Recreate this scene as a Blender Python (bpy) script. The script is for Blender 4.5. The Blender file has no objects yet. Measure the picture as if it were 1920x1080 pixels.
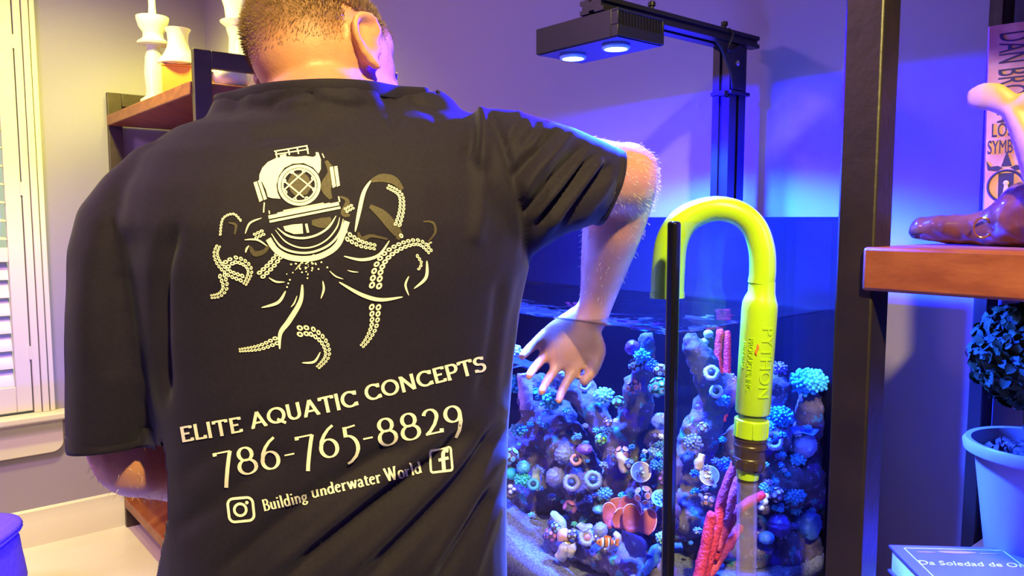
import bpy, bmesh, math, random
import numpy as np
from mathutils import Vector, Matrix, noise
from mathutils.bvhtree import BVHTree
from mathutils.geometry import tessellate_polygon
random.seed(7)
R = random.Random(11)
SC = bpy.context.scene
COL = SC.collection
# ------------------------------------------------------------------ camera
FPX = 1450.0; TILT = math.atan(130 / 1450); EYE = 1.52
cam_d = bpy.data.cameras.new('camera'); cam = bpy.data.objects.new('camera', cam_d); COL.objects.link(cam)
cam_d.sensor_width = 36; cam_d.lens = FPX / 1920 * 36; cam_d.clip_start = .02
cam.location = (0, 0, EYE); cam.rotation_euler = (math.pi / 2 - TILT, 0, 0)
SC.camera = cam
# room axes: U points across to the wall behind the tank, V runs along that wall to the window wall
ANG = math.radians(40)
UX = Vector((math.cos(ANG), math.sin(ANG), 0)); VX = Vector((-math.sin(ANG), math.cos(ANG), 0)); ZX = Vector((0, 0, 1))
def W(u, v, z=0): return UX * u + VX * v + ZX * z
# ------------------------------------------------------------------ world, lights, exposure
SC.view_settings.view_transform = 'Standard'; SC.view_settings.look = 'None'
SC.view_settings.gamma = 1; SC.view_settings.use_curve_mapping = False
SC.view_settings.exposure = 0.0
wd = bpy.data.worlds.new('world'); SC.world = wd; wd.use_nodes = True
wd.node_tree.nodes['Background'].inputs[0].default_value = (.80, .90, .62, 1)
wd.node_tree.nodes['Background'].inputs[1].default_value = .75
def area(name, loc, target, size, power, color, shape='DISK'):
    l = bpy.data.lights.new(name, 'AREA'); l.shape = shape; l.size = size; l.energy = power; l.color = color
    o = bpy.data.objects.new(name, l); COL.objects.link(o); o.location = loc
    o.rotation_euler = (Vector(target) - Vector(loc)).to_track_quat('-Z', 'Y').to_euler(); return o
def spot(name, loc, target, deg, blend, power, color, radius=.03):
    l = bpy.data.lights.new(name, 'SPOT'); l.spot_size = math.radians(deg); l.spot_blend = blend; l.energy = power
    l.color = color; l.shadow_soft_size = radius
    o = bpy.data.objects.new(name, l); COL.objects.link(o); o.location = loc
    o.rotation_euler = (Vector(target) - Vector(loc)).to_track_quat('-Z', 'Y').to_euler(); return o
# warm ceiling lamps of the room (one behind the photographer, two by the window corner), then two added fills
spot('ceiling_lamp_room', (.35, -.25, 2.68), (-.06, .9, 1.3), 62, .55, 340, (1, .79, .24), .05)
spot('ceiling_lamp_corner', W(.66, 3.05, 2.70), W(.72, 3.75, 0), 150, .7, 175, (.95, .93, .13), .06)
spot('ceiling_lamp_shelf', W(1.02, 3.2, 2.68), W(1.3, 3.6, 1.4), 110, .5, 50, (.9, .92, .10), .06)
spot('fill_light_pink', W(-.35, 2.5, 2.66), W(.45, 4.1, .1), 62, .8, 120, (1, .58, .62), .08)  # added fill that brightens the lower window wall in pink
area('fill_light_lavender', W(-1.2, 2.2, 2.66), W(-.6, 3.0, 0), .6, 62, (.92, .47, 1))  # added fill that lifts the lavender ambient tone of the walls
# the two lens clusters of the aquarium lamp
LAMP_Z = EYE + .284
LENS = [(.965, .885), (.965, .985)]
for i, (lu, lv) in enumerate(LENS):
    spot('aquarium_lamp_beam', W(lu, lv, LAMP_Z - .012), W(lu + .005, lv, 0), 140, .24, 72, (.03, .35, 1), .02)
    spot('aquarium_lamp_core', W(lu, lv, LAMP_Z - .014), W(lu, lv, 0), 100, .5, 210, (.10, .31, 1), .02)
    area('aquarium_lamp_glow', W(lu, lv, LAMP_Z - .010), W(lu, lv, 0), .05, 170, (.003, .0, 1))
# ------------------------------------------------------------------ helpers
CT, ST = math.cos(TILT), math.sin(TILT)
CAMP = Vector((0, 0, EYE))
def ray(px, py):
    a = (px - 960) / FPX; b = (540 - py) / FPX
    return Vector((a, CT + b * ST, -ST + b * CT))
def P(px, py, d): r = ray(px, py); return r * (d / r.y) + CAMP
def PU(px, py, u): r = ray(px, py); return r * (u / r.dot(UX)) + CAMP
def PV(px, py, v): r = ray(px, py); return r * (v / r.dot(VX)) + CAMP
def PZ(px, py, z): r = ray(px, py); return r * ((z - EYE) / r.z) + CAMP
def proj(p):
    q = p - CAMP; y = q.y * CT - q.z * ST; z = q.y * ST + q.z * CT
    return 960 + FPX * q.x / y, 540 - FPX * z / y
def uvz(p): return p.dot(UX), p.dot(VX), p.z

def mat(name, col, rough=.6, metal=0, noise_col=None, nscale=20, bump=0, bscale=80, stretch=None, spec=.5, sheen=0, trans=0, sss=0, coat=0):
    m = bpy.data.materials.new(name); m.use_nodes = True; nt = m.node_tree; b = nt.nodes['Principled BSDF']
    b.inputs['Base Color'].default_value = (*col, 1); b.inputs['Roughness'].default_value = rough
    b.inputs['Metallic'].default_value = metal; b.inputs['Specular IOR Level'].default_value = spec
    if sheen: b.inputs['Sheen Weight'].default_value = sheen
    if coat: b.inputs['Coat Weight'].default_value = coat
    if sss: b.inputs['Subsurface Weight'].default_value = sss; b.inputs['Subsurface Radius'].default_value = (.01, .004, .002)
    tc = mp = None
    if noise_col or bump:
        tc = nt.nodes.new('ShaderNodeTexCoord'); mp = nt.nodes.new('ShaderNodeMapping')
        nt.links.new(tc.outputs['Object'], mp.inputs[0])
        if stretch: mp.inputs['Rotation'].default_value = (0, 0, stretch[0]); mp.inputs['Scale'].default_value = stretch[1]
    if noise_col:
        n = nt.nodes.new('ShaderNodeTexNoise'); n.inputs['Scale'].default_value = nscale; n.inputs['Detail'].default_value = 5
        r = nt.nodes.new('ShaderNodeValToRGB'); r.color_ramp.elements[0].position = .35; r.color_ramp.elements[1].position = .68
        r.color_ramp.elements[0].color = (*col, 1); r.color_ramp.elements[1].color = (*noise_col, 1)
        nt.links.new(mp.outputs[0], n.inputs[0]); nt.links.new(n.outputs[0], r.inputs[0]); nt.links.new(r.outputs[0], b.inputs['Base Color'])
    if bump:
        n2 = nt.nodes.new('ShaderNodeTexNoise'); n2.inputs['Scale'].default_value = bscale; n2.inputs['Detail'].default_value = 4
        bp = nt.nodes.new('ShaderNodeBump'); bp.inputs['Strength'].default_value = bump; bp.inputs['Distance'].default_value = .004
        nt.links.new(mp.outputs[0], n2.inputs[0]); nt.links.new(n2.outputs[0], bp.inputs['Height']); nt.links.new(bp.outputs[0], b.inputs['Normal'])
    return m
def clear_mat(name, tint, ior=1.45, rough=.02, haze=0.0, haze_col=(1, 1, 1), bump=0, bscale=20):
    m = bpy.data.materials.new(name); m.use_nodes = True; nt = m.node_tree; nt.nodes.remove(nt.nodes['Principled BSDF'])
    out = nt.nodes['Material Output']
    tr = nt.nodes.new('ShaderNodeBsdfTransparent'); tr.inputs[0].default_value = (*tint, 1)
    gl = nt.nodes.new('ShaderNodeBsdfGlossy'); gl.inputs['Roughness'].default_value = rough
    fr = nt.nodes.new('ShaderNodeFresnel'); fr.inputs[0].default_value = ior
    mx = nt.nodes.new('ShaderNodeMixShader')
    ge = nt.nodes.new('ShaderNodeNewGeometry'); mr = nt.nodes.new('ShaderNodeMapRange')   # the same reflectance on both faces of a thin sheet
    mr.inputs['To Min'].default_value = ior; mr.inputs['To Max'].default_value = 1 / ior
    nt.links.new(ge.outputs['Backfacing'], mr.inputs['Value']); nt.links.new(mr.outputs[0], fr.inputs[0])
    nt.links.new(fr.outputs[0], mx.inputs[0]); nt.links.new(tr.outputs[0], mx.inputs[1]); nt.links.new(gl.outputs[0], mx.inputs[2])
    last = mx
    if haze:
        df = nt.nodes.new('ShaderNodeBsdfDiffuse'); df.inputs[0].default_value = (*haze_col, 1)
        m2 = nt.nodes.new('ShaderNodeMixShader'); m2.inputs[0].default_value = haze
        nt.links.new(mx.outputs[0], m2.inputs[1]); nt.links.new(df.outputs[0], m2.inputs[2]); last = m2
    if bump:
        tc = nt.nodes.new('ShaderNodeTexCoord'); n2 = nt.nodes.new('ShaderNodeTexNoise'); n2.inputs['Scale'].default_value = bscale
        bp = nt.nodes.new('ShaderNodeBump'); bp.inputs['Strength'].default_value = bump; bp.inputs['Distance'].default_value = .01
        nt.links.new(tc.outputs['Object'], n2.inputs[0]); nt.links.new(n2.outputs[0], bp.inputs['Height'])
        nt.links.new(bp.outputs[0], gl.inputs['Normal']); nt.links.new(bp.outputs[0], fr.inputs['Normal'])
    nt.links.new(last.outputs[0], out.inputs[0]); return m
def emis(name, col, s):
    m = bpy.data.materials.new(name); m.use_nodes = True; nt = m.node_tree; b = nt.nodes['Principled BSDF']
    b.inputs['Emission Color'].default_value = (*col, 1); b.inputs['Emission Strength'].default_value = s
    b.inputs['Base Color'].default_value = (.8, .85, .9, 1); return m

class MB:
    def __init__(s): s.v = []; s.f = []
    def add(s, vs, fs):
        n = len(s.v); s.v += [Vector(p) for p in vs]; s.f += [tuple(i + n for i in f) for f in fs]; return s
    def box(s, c, h, ax=None):
        a = ax or (UX, VX, ZX); c = Vector(c)
        vs = [c + a[0] * (h[0] * i) + a[1] * (h[1] * j) + a[2] * (h[2] * k) for i in (-1, 1) for j in (-1, 1) for k in (-1, 1)]
        return s.add(vs, [(0, 1, 3, 2), (4, 6, 7, 5), (0, 4, 5, 1), (2, 3, 7, 6), (0, 2, 6, 4), (1, 5, 7, 3)])
    def ubox(s, u0, u1, v0, v1, z0, z1): return s.box(W((u0 + u1) / 2, (v0 + v1) / 2, (z0 + z1) / 2), (abs(u1 - u0) / 2, abs(v1 - v0) / 2, abs(z1 - z0) / 2))
    def ring_loft(s, rings, cap0=True, cap1=True):
        n = len(rings[0]); vs = [p for r in rings for p in r]; fs = []
        for i in range(len(rings) - 1):
            for j in range(n):
                k = (j + 1) % n; fs.append((i * n + j, i * n + k, (i + 1) * n + k, (i + 1) * n + j))
        if cap0: fs.append(tuple(range(n))[::-1])
        if cap1: fs.append(tuple((len(rings) - 1) * n + j for j in range(n)))
        return s.add(vs, fs)
    def tube(s, pts, rad, n=12, caps=True, ref=None):
        pts = [Vector(p) for p in pts]
        if not hasattr(rad, '__len__'): rad = [rad] * len(pts)
        rings = []; prev = None
        for i, p in enumerate(pts):
            t = (pts[min(i + 1, len(pts) - 1)] - pts[max(i - 1, 0)])
            if t.length < 1e-9: t = Vector((0, 0, 1))
            t.normalize()
            if prev is None:
                a = Vector(ref) if ref else (Vector((0, 0, 1)) if abs(t.z) < .9 else Vector((1, 0, 0)))
                x = (a - t * a.dot(t)).normalized()
            else: x = (prev - t * prev.dot(t)).normalized()
            prev = x; y = t.cross(x)
            rings.append([p + (x * math.cos(2 * math.pi * k / n) + y * math.sin(2 * math.pi * k / n)) * rad[i] for k in range(n)])
        return s.ring_loft(rings, caps, caps)
    def lathe(s, prof, base, n=32, axis=ZX, up=None, scale=1):
        axis = Vector(axis).normalized(); a = Vector((1, 0, 0)) if abs(axis.x) < .9 else Vector((0, 1, 0))
        x = (a - axis * a.dot(axis)).normalized(); y = axis.cross(x); base = Vector(base)
        return s.ring_loft([[base + axis * (z * scale) + (x * math.cos(2 * math.pi * k / n) + y * math.sin(2 * math.pi * k / n)) * max(r * scale, 1e-5) for k in range(n)] for r, z in prof])
    def ball(s, c, r, ax=None, nu=16, nv=10, fn=None):
        a = ax or (Vector((1, 0, 0)), Vector((0, 1, 0)), Vector((0, 0, 1))); c = Vector(c)
        if not hasattr(r, '__len__'): r = (r, r, r)
        vs = []; fs = []
        def q(d):
            k = fn(d) if fn else 1
            return c + (a[0] * (d[0] * r[0]) + a[1] * (d[1] * r[1]) + a[2] * (d[2] * r[2])) * k
        vs.append(q((0, 0, -1)))
        for i in range(1, nv):
            t = -math.pi / 2 + math.pi * i / nv
            for j in range(nu):
                p = 2 * math.pi * j / nu; vs.append(q((math.cos(t) * math.cos(p), math.cos(t) * math.sin(p), math.sin(t))))
        vs.append(q((0, 0, 1)))
        for j in range(nu): fs.append((0, 1 + (j + 1) % nu, 1 + j))
        for i in range(nv - 2):
            for j in range(nu):
                k = (j + 1) % nu; b = 1 + i * nu; fs.append((b + j, b + k, b + nu + k, b + nu + j))
        b = 1 + (nv - 2) * nu
        for j in range(nu): fs.append((b + j, b + (j + 1) % nu, len(vs) - 1))
        return s.add(vs, fs)
    def torus(s, c, R1, r, axis, n=24, m=8, fn=None, a0=0, a1=2 * math.pi):
        axis = Vector(axis).normalized(); a = Vector((0, 0, 1)) if abs(axis.z) < .9 else Vector((1, 0, 0))
        x = (a - axis * a.dot(axis)).normalized(); y = axis.cross(x); c = Vector(c); rings = []
        full = abs(a1 - a0 - 2 * math.pi) < 1e-6
        for i in range(n if full else n + 1):
            t = a0 + (a1 - a0) * i / n; k = fn(t) if fn else 1; e = x * math.cos(t) + y * math.sin(t); o = c + e * (R1 * k)
            rings.append([o + (e * math.cos(2 * math.pi * j / m) + axis * math.sin(2 * math.pi * j / m)) * r for j in range(m)])
        if full: rings.append(rings[0])
        return s.ring_loft(rings, not full, not full)
    def mesh(s, name):
        me = bpy.data.meshes.new(name); me.from_pydata([tuple(p) for p in s.v], [], s.f); me.update(); return me

def finish(me, sharp=35, recalc=True):
    if recalc:
        bm = bmesh.new(); bm.from_mesh(me); bmesh.ops.recalc_face_normals(bm, faces=bm.faces); bm.to_mesh(me); bm.free()
    me.polygons.foreach_set('use_smooth', [True] * len(me.polygons))
    if sharp: me.set_sharp_from_angle(angle=math.radians(sharp))
    me.update()
def adopt(o, parent):
    if parent is not None:
        o.parent = parent
        if parent.parent is None: o.matrix_parent_inverse = Matrix.Translation(-parent.location)
def props(o, label=None, cat=None, group=None, kind=None, category=None):
    cat = cat or category
    for k, v in (('label', label), ('category', cat), ('group', group), ('kind', kind)):
        if v: o[k] = v
    return o
def obj(name, mb, m, parent=None, sharp=35, bevel=0, segs=2, **kw):
    me = mb.mesh(name) if isinstance(mb, MB) else mb
    finish(me, sharp); me.materials.append(m)
    o = bpy.data.objects.new(name, me); COL.objects.link(o)
    if parent is not None: adopt(o, parent)
    elif kw.get('kind') != 'structure' and len(me.vertices):
        co = np.empty(len(me.vertices) * 3); me.vertices.foreach_get('co', co); co = co.reshape(-1, 3)
        b = Vector(((co[:, 0].min() + co[:, 0].max()) / 2, (co[:, 1].min() + co[:, 1].max()) / 2, co[:, 2].min()))
        me.transform(Matrix.Translation(-b)); o.location = b
    if bevel:
        md = o.modifiers.new('bevel', 'BEVEL'); md.width = bevel; md.segments = segs; md.limit_method = 'ANGLE'; md.angle_limit = math.radians(40)
    return props(o, **kw)
def empty(name, loc, **kw):
    o = bpy.data.objects.new(name, None); COL.objects.link(o); o.location = loc; o.empty_display_size = .05
    return props(o, **kw)
def place_copy(me, name, m4, parent, m=None):
    o = bpy.data.objects.new(name, me); COL.objects.link(o); adopt(o, parent); o.matrix_basis = m4; return o
def spline(pts, n=8):
    pts = [Vector(p) for p in pts]; out = []
    for i in range(len(pts) - 1):
        p0, p1, p2, p3 = pts[max(i - 1, 0)], pts[i], pts[i + 1], pts[min(i + 2, len(pts) - 1)]
        for k in range(n):
            t = k / n
            out.append(.5 * ((2 * p1) + (p2 - p0) * t + (2 * p0 - 5 * p1 + 4 * p2 - p3) * t * t + (3 * p1 - p0 - 3 * p2 + p3) * t ** 3))
    out.append(pts[-1]); return out
def spl1(vals, n=8): return [v.x for v in spline([(a, 0, 0) for a in vals], n)]
def remeshed(mb, voxel, smooth=0, factor=.5):
    me = mb.mesh('tmp'); finish(me, 0)
    o = bpy.data.objects.new('tmp', me); COL.objects.link(o)
    md = o.modifiers.new('r', 'REMESH'); md.mode = 'VOXEL'; md.voxel_size = voxel; md.use_smooth_shade = True
    if smooth: s = o.modifiers.new('s', 'SMOOTH'); s.iterations = smooth; s.factor = factor
    dg = bpy.context.evaluated_depsgraph_get(); dg.update()
    out = bpy.data.meshes.new_from_object(o.evaluated_get(dg))
    bpy.data.objects.remove(o); bpy.data.meshes.remove(me); return out
def coords(me):
    a = np.empty(len(me.vertices) * 3); me.vertices.foreach_get('co', a); return a.reshape(-1, 3)
def normals(me):
    a = np.empty(len(me.vertices) * 3); me.vertices.foreach_get('normal', a); return a.reshape(-1, 3)
# ------------------------------------------------------------------ materials
M_wall = mat('wall_paint', (.29, .25, .32), .75, bump=.05, bscale=60)
M_ceiling = mat('ceiling_paint', (.75, .73, .70), .8)
M_white = mat('white_woodwork', (.64, .59, .48), .45)
M_floor = mat('cream_stone_floor', (.74, .68, .55), .3, noise_col=(.66, .58, .44), nscale=2.5)
M_wood = mat('oiled_wood', (.19, .043, .015), .42, noise_col=(.30, .088, .030), nscale=3.2, stretch=(-ANG, (9, 1.2, 14)), bump=.15, bscale=8)
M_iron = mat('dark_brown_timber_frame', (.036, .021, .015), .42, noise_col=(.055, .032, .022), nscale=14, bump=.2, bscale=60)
M_frame = mat('dimmed_timber_frame', (.010, .0065, .0065), .45, noise_col=(.018, .011, .010), nscale=14, bump=.2, bscale=60)  # bookshelf timber again, darkened to put weaker light into its colour
M_black = mat('black_anodised_metal', (.008, .0075, .010), .38, spec=.3)
M_seal = mat('black_silicone', (.006, .006, .009), .18)
M_back = mat('black_back_panel', (.004, .003, .0075), .5, spec=.10)
M_shirt = mat('black_cotton', (.010, .0068, .020), .74, noise_col=(.013, .009, .025), nscale=300, bump=.12, bscale=900, spec=.17, sheen=.06)
M_print = mat('cream_screen_ink', (.88, .84, .68), .6)
M_dim = mat('faded_dark_ink', (.045, .033, .026), .7, noise_col=(.075, .058, .036), nscale=500)
M_skin = mat('skin', (.47, .195, .105), .5, noise_col=(.54, .245, .14), nscale=30, bump=.12, bscale=350, sss=.08)
M_hair = mat('sandy_hair', (.20, .115, .055), .55)
M_scalp = mat('cropped_hair_scalp', (.30, .14, .06), .6, noise_col=(.18, .085, .04), nscale=240, bump=.5, bscale=420)
nt = M_scalp.node_tree; at = nt.nodes.new('ShaderNodeAttribute'); at.attribute_name = 'fade'; tr = nt.nodes.new('ShaderNodeBsdfTransparent'); mx = nt.nodes.new('ShaderNodeMixShader')
nt.links.new(at.outputs['Fac'], mx.inputs[0]); nt.links.new(tr.outputs[0], mx.inputs[1]); nt.links.new(nt.nodes['Principled BSDF'].outputs[0], mx.inputs[2]); nt.links.new(mx.outputs[0], nt.nodes['Material Output'].inputs[0])
M_armhair = mat('fair_arm_hair', (.75, .68, .55), .5)
M_jeans = mat('dark_trousers', (.02, .022, .035), .8, bump=.2, bscale=600)
M_shoe = mat('black_shoe', (.02, .02, .02), .5)
M_lime = mat('lime_plastic', (.40, .66, .006), .33)
M_coupling = mat('brown_black_plastic', (.045, .028, .014), .4)
M_hose = clear_mat('clear_hose', (.93, .91, .97), 1.4, .08, .16, (.62, .55, .72))
M_glass = clear_mat('tank_glass', (.93, .96, .985), 1.15, .0)
M_pane = clear_mat('window_glass', (.95, .97, .96), 1.4)
M_water = clear_mat('water', (.80, .88, .98), 1.33, .02, bump=.30, bscale=30)
nt = M_water.node_tree; rf = nt.nodes.new('ShaderNodeBsdfRefraction'); rf.inputs['IOR'].default_value = 1.33; rf.inputs['Color'].default_value = (.80, .88, .98, 1); m2 = nt.nodes.new('ShaderNodeMixShader'); m2.inputs[0].default_value = .62
fm = next(n for n in nt.nodes if n.type == 'MIX_SHADER' and n != m2); tn = next(n for n in nt.nodes if n.type == 'BSDF_TRANSPARENT')
nt.links.new(tn.outputs[0], m2.inputs[1]); nt.links.new(rf.outputs[0], m2.inputs[2]); nt.links.new(m2.outputs[0], fm.inputs[1])
nt.links.new(next(n for n in nt.nodes if n.type == 'BUMP').outputs[0], rf.inputs['Normal'])
M_lens = emis('lit_lens', (.55, .85, 1), 9)
M_diffuser = mat('lens_ring', (.35, .55, .75), .3)
M_sand = mat('reef_sand', (.10, .10, .145), .8, noise_col=(.27, .27, .36), nscale=260, bump=.5, bscale=500)
M_rock = mat('live_rock', (.085, .055, .085), .85, noise_col=(.15, .115, .14), nscale=28, bump=.7, bscale=120)
M_paleRock = mat('pale_live_rock', (.17, .13, .17), .85, noise_col=(.11, .08, .11), nscale=30, bump=.5, bscale=140)
for m_ in (M_rock, M_paleRock):                                   # encrusting algae and coral films in patches
    nt = m_.node_tree; b = nt.nodes['Principled BSDF']; src = b.inputs['Base Color'].links[0].from_socket; mp = next(n for n in nt.nodes if n.type == 'MAPPING')
    for sc_, lo, hi, c_ in ((22, .60, .66, (.10, .05, .30)), (31, .63, .68, (.05, .30, .34)), (55, .66, .70, (.35, .22, .42)), (90, .68, .72, (.40, .50, .60))):
        n = nt.nodes.new('ShaderNodeTexNoise'); n.inputs['Scale'].default_value = sc_; n.inputs['Detail'].default_value = 4; n.inputs['Roughness'].default_value = .65
        r = nt.nodes.new('ShaderNodeMapRange'); r.inputs['From Min'].default_value = lo - .04; r.inputs['From Max'].default_value = hi - .04; x = nt.nodes.new('ShaderNodeMix'); x.data_type = 'RGBA'
        nt.links.new(mp.outputs[0], n.inputs[0]); nt.links.new(n.outputs[0], r.inputs['Value']); nt.links.new(r.outputs[0], x.inputs[0]); nt.links.new(src, x.inputs[6]); x.inputs[7].default_value = (*c_, 1); src = x.outputs[2]
    nt.links.new(src, b.inputs['Base Color'])
# ------------------------------------------------------------------ room shell
WALL_U, WALL_V = 1.40, 4.11
def struct(name, mb, m, **kw): return obj(name, mb, m, kind='structure', **kw)
CEIL = 2.74
struct('floor', MB().ubox(-3, WALL_U + .1, -2.5, WALL_V + .1, -.1, 0), M_floor)
struct('ceiling', MB().ubox(-3, WALL_U + .1, -2.5, WALL_V + .1, CEIL, CEIL + .1), M_ceiling)
struct('wall_back', MB().ubox(WALL_U, WALL_U + .1, -2.5, WALL_V + .1, 0, CEIL), M_wall)
struct('wall_right', MB().ubox(-3, WALL_U, -2.6, -2.5, 0, CEIL), M_wall)
struct('wall_near', MB().ubox(-3.1, -3, -2.6, WALL_V + .1, 0, CEIL), M_wall)
# window wall with its opening
c_out = PV(62, 0, WALL_V); WU1 = c_out.dot(UX) - .085; WU0 = WU1 - 1.15
SILL = PV(100, 768, WALL_V).z; WZ1 = 2.62
wm = MB(); wm.ubox(-3, WU0, WALL_V, WALL_V + .1, 0, CEIL); wm.ubox(WU1, WALL_U, WALL_V, WALL_V + .1, 0, CEIL)
wm.ubox(WU0, WU1, WALL_V, WALL_V + .1, 0, SILL); wm.ubox(WU0, WU1, WALL_V, WALL_V + .1, WZ1, CEIL)
struct('wall_left', wm, M_wall)
def baseboard(name, axis):
    m = MB(); prof = [(0, 0), (.018, 0), (.018, .105), (.014, .112), (.014, .125), (.010, .135), (.010, .165), (0, .175)]
    if axis == 'v': a = [W(-3, WALL_V - p, z) for p, z in prof]; b = [W(WALL_U, WALL_V - p, z) for p, z in prof]
    else: a = [W(WALL_U - p, -2.5, z) for p, z in prof]; b = [W(WALL_U - p, WALL_V, z) for p, z in prof]
    m.ring_loft([a, b]); struct(name, m, M_white)
baseboard('baseboard_left', 'v'); baseboard('baseboard_back', 'u')
win = empty('window_1', W((WU0 + WU1) / 2, WALL_V, SILL), kind='structure')
V0 = WALL_V - .022
m = MB()
for (a, b) in ((0, .030), (.033, .060), (.063, .085)):
    dz = .018 if a == 0 else (.026 if a < .05 else .02)
    m.ubox(WU1 + a, WU1 + b, WALL_V - dz, WALL_V, SILL, WZ1 + b); m.ubox(WU0 - b, WU0 - a, WALL_V - dz, WALL_V, SILL, WZ1 + b)
    m.ubox(WU0 - b, WU1 + b, WALL_V - dz, WALL_V, WZ1 + a, WZ1 + b)
obj('window_frame', m, M_white, win, bevel=.003)
obj('window_sill', MB().ubox(WU0 - .14, WU1 + .13, WALL_V - .085, WALL_V + .02, SILL - .035, SILL), M_white, win, bevel=.01, segs=4)
m = MB()
prof = []
hz = .16
for k in range(9): t = k / 8 * math.pi / 2; prof.append((WU1 + .11 - .05 + .05 * math.cos(-t), SILL - .035 - hz + .05 - .05 * math.sin(t)))
pl = [(WU0 - .12, SILL - .035), (WU1 + .11, SILL - .035)] + prof + [(WU0 - .12, SILL - .035 - hz)]
m.ring_loft([[W(u, WALL_V - .03, z) for u, z in pl], [W(u, WALL_V, z) for u, z in pl]])
obj('window_apron', m, M_white, win, bevel=.004)
obj('window_pane', MB().ubox(WU0, WU1, WALL_V + .075, WALL_V + .081, SILL, WZ1), M_pane, win)
# plantation shutter panels in the window
MIDZ = PV(50, 478, WALL_V).z
def shutter(u0, u1):
    s = empty('shutter_panel', W((u0 + u1) / 2, WALL_V, SILL), label='white plantation shutter panel with tilted louvers in the window', category='shutter')
    va, vb = WALL_V - .012, WALL_V + .020; st = .062
    for a, b in ((u0, u0 + st), (u1 - st, u1)): obj('stile', MB().ubox(a, b, va, vb, SILL + .012, WZ1 - .004), M_white, s, bevel=.003)
    for z0, z1 in ((SILL + .012, SILL + .13), (MIDZ - .03, MIDZ + .035), (WZ1 - .1, WZ1 - .004)):
        obj('rail', MB().ubox(u0 + st, u1 - st, va, vb, z0, z1), M_white, s, bevel=.003)
    def louvers(z0, z1, tilt):
        n = round((z1 - z0) / .082); st2 = (z1 - z0) / n; first = None
        for k in range(n):
            zc = z0 + st2 * (k + .5); hw = .043
            if first is None:
                sec = [(hw * math.cos(t), .0055 * math.sin(t)) for t in [2 * math.pi * i / 10 for i in range(10)]]
                ca, sa = math.cos(tilt), math.sin(tilt)
                mm = MB().ring_loft([[UX * e + VX * (x * ca - y * sa) + ZX * (x * sa + y * ca) for x, y in sec] for e in (-(u1 - u0 - 2 * st) / 2 + .002, (u1 - u0 - 2 * st) / 2 - .002)])
                first = mm.mesh('louver'); finish(first); first.materials.append(M_white)
            place_copy(first, 'louver', Matrix.Translation(W((u0 + u1) / 2, WALL_V + .022, zc)), s)
    louvers(MIDZ + .035, WZ1 - .1, math.radians(6)); louvers(SILL + .13, MIDZ - .03, math.radians(66))
    for z in (SILL + .25, WZ1 - .35, (SILL + WZ1) / 2):
        obj('hinge', MB().ubox(u1 - .004, u1 + .006, va - .006, va + .004, z, z + .06), M_white, s)
    return s
sa = shutter((WU0 + WU1) / 2 + .002, WU1 - .004)
sb = shutter(WU0 + .008, (WU0 + WU1) / 2 - .008)
sa['label'] = 'white plantation shutter panel hinged at the right of the window, open upper louvers'
sb['label'] = 'white plantation shutter panel on the far side of the window beyond the frame'
# ------------------------------------------------------------------ bookshelves
def end_frame(parent, u0, u1, v0, v1, z1, bar, back=None):
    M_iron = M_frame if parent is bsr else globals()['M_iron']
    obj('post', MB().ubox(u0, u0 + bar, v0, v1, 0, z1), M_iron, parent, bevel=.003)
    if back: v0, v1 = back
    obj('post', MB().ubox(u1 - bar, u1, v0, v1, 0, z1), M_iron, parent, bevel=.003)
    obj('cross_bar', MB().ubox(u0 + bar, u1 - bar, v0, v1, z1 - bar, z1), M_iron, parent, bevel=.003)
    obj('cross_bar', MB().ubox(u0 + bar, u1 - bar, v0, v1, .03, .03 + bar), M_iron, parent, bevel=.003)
FU = .92; bsr = None
bsl = empty('bookshelf', W(1.1, 3.45, 0), label='wood and dark frame bookshelf in the corner behind the man', category='bookshelf')
FV0 = PU(357, 92, FU).dot(VX)
end_frame(bsl, FU, 1.36, FV0 - .028, FV0, 2.112, .062); end_frame(bsl, FU, 1.36, 4.055, 4.083, 2.112, .062)
for z in (2.004, 1.55, 1.10, .62, .155):
    obj('shelf_board', MB().ubox(FU - .006, 1.355, FV0 + .001, 4.054, z - .048, z), M_wood, bsl, bevel=.004)
RU = .920; RV1 = PU(1650, 200, RU).dot(VX)
bsr = empty('bookshelf', W(1.15, .1, 0), label='wood and dark frame bookshelf right of the aquarium with topiary and book', category='bookshelf')
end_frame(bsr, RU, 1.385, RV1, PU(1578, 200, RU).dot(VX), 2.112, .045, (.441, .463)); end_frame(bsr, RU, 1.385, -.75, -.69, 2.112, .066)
BZ1 = 1.4865; BZ2 = EYE - .5
for z in (2.0, BZ1, BZ2, .55, .155):
    obj('shelf_board', MB().ubox(RU - .008, 1.38, -.689, RV1 - .001 if z != BZ1 else RV1 + .010, z - .052, z), M_wood, bsr, bevel=.004)
# ------------------------------------------------------------------ aquarium
TU0, TU1, TV0, TV1 = .80, 1.25, .628, 1.75
TZ0, TZ1 = .90, EYE - .004; GT = .010; WZ = EYE - .155
st = empty('aquarium_stand', W((TU0 + TU1) / 2, (TV0 + TV1) / 2, 0), label='dark cabinet stand carrying the glass aquarium', category='cabinet')
obj('body', MB().ubox(TU0 + .01, TU1, TV0 + .01, TV1, 0, TZ0 - .03), M_iron, st, bevel=.003)
obj('top', MB().ubox(TU0 - .01, TU1 + .01, TV0 - .01, TV1 + .01, TZ0 - .03, TZ0 - .001), M_iron, st, bevel=.003)
for k in range(2):
    vv = TV0 + .03 + k * .55
    dr = obj('door', MB().ubox(TU0 - .006, TU0 + .009, vv, vv + .53, .08, TZ0 - .05), M_iron, st, bevel=.003)
    obj('handle', MB().ubox(TU0 - .025, TU0 - .015, vv + (.46 if k == 0 else .05), vv + (.48 if k == 0 else .07), .5, .62), M_black, dr)
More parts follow.
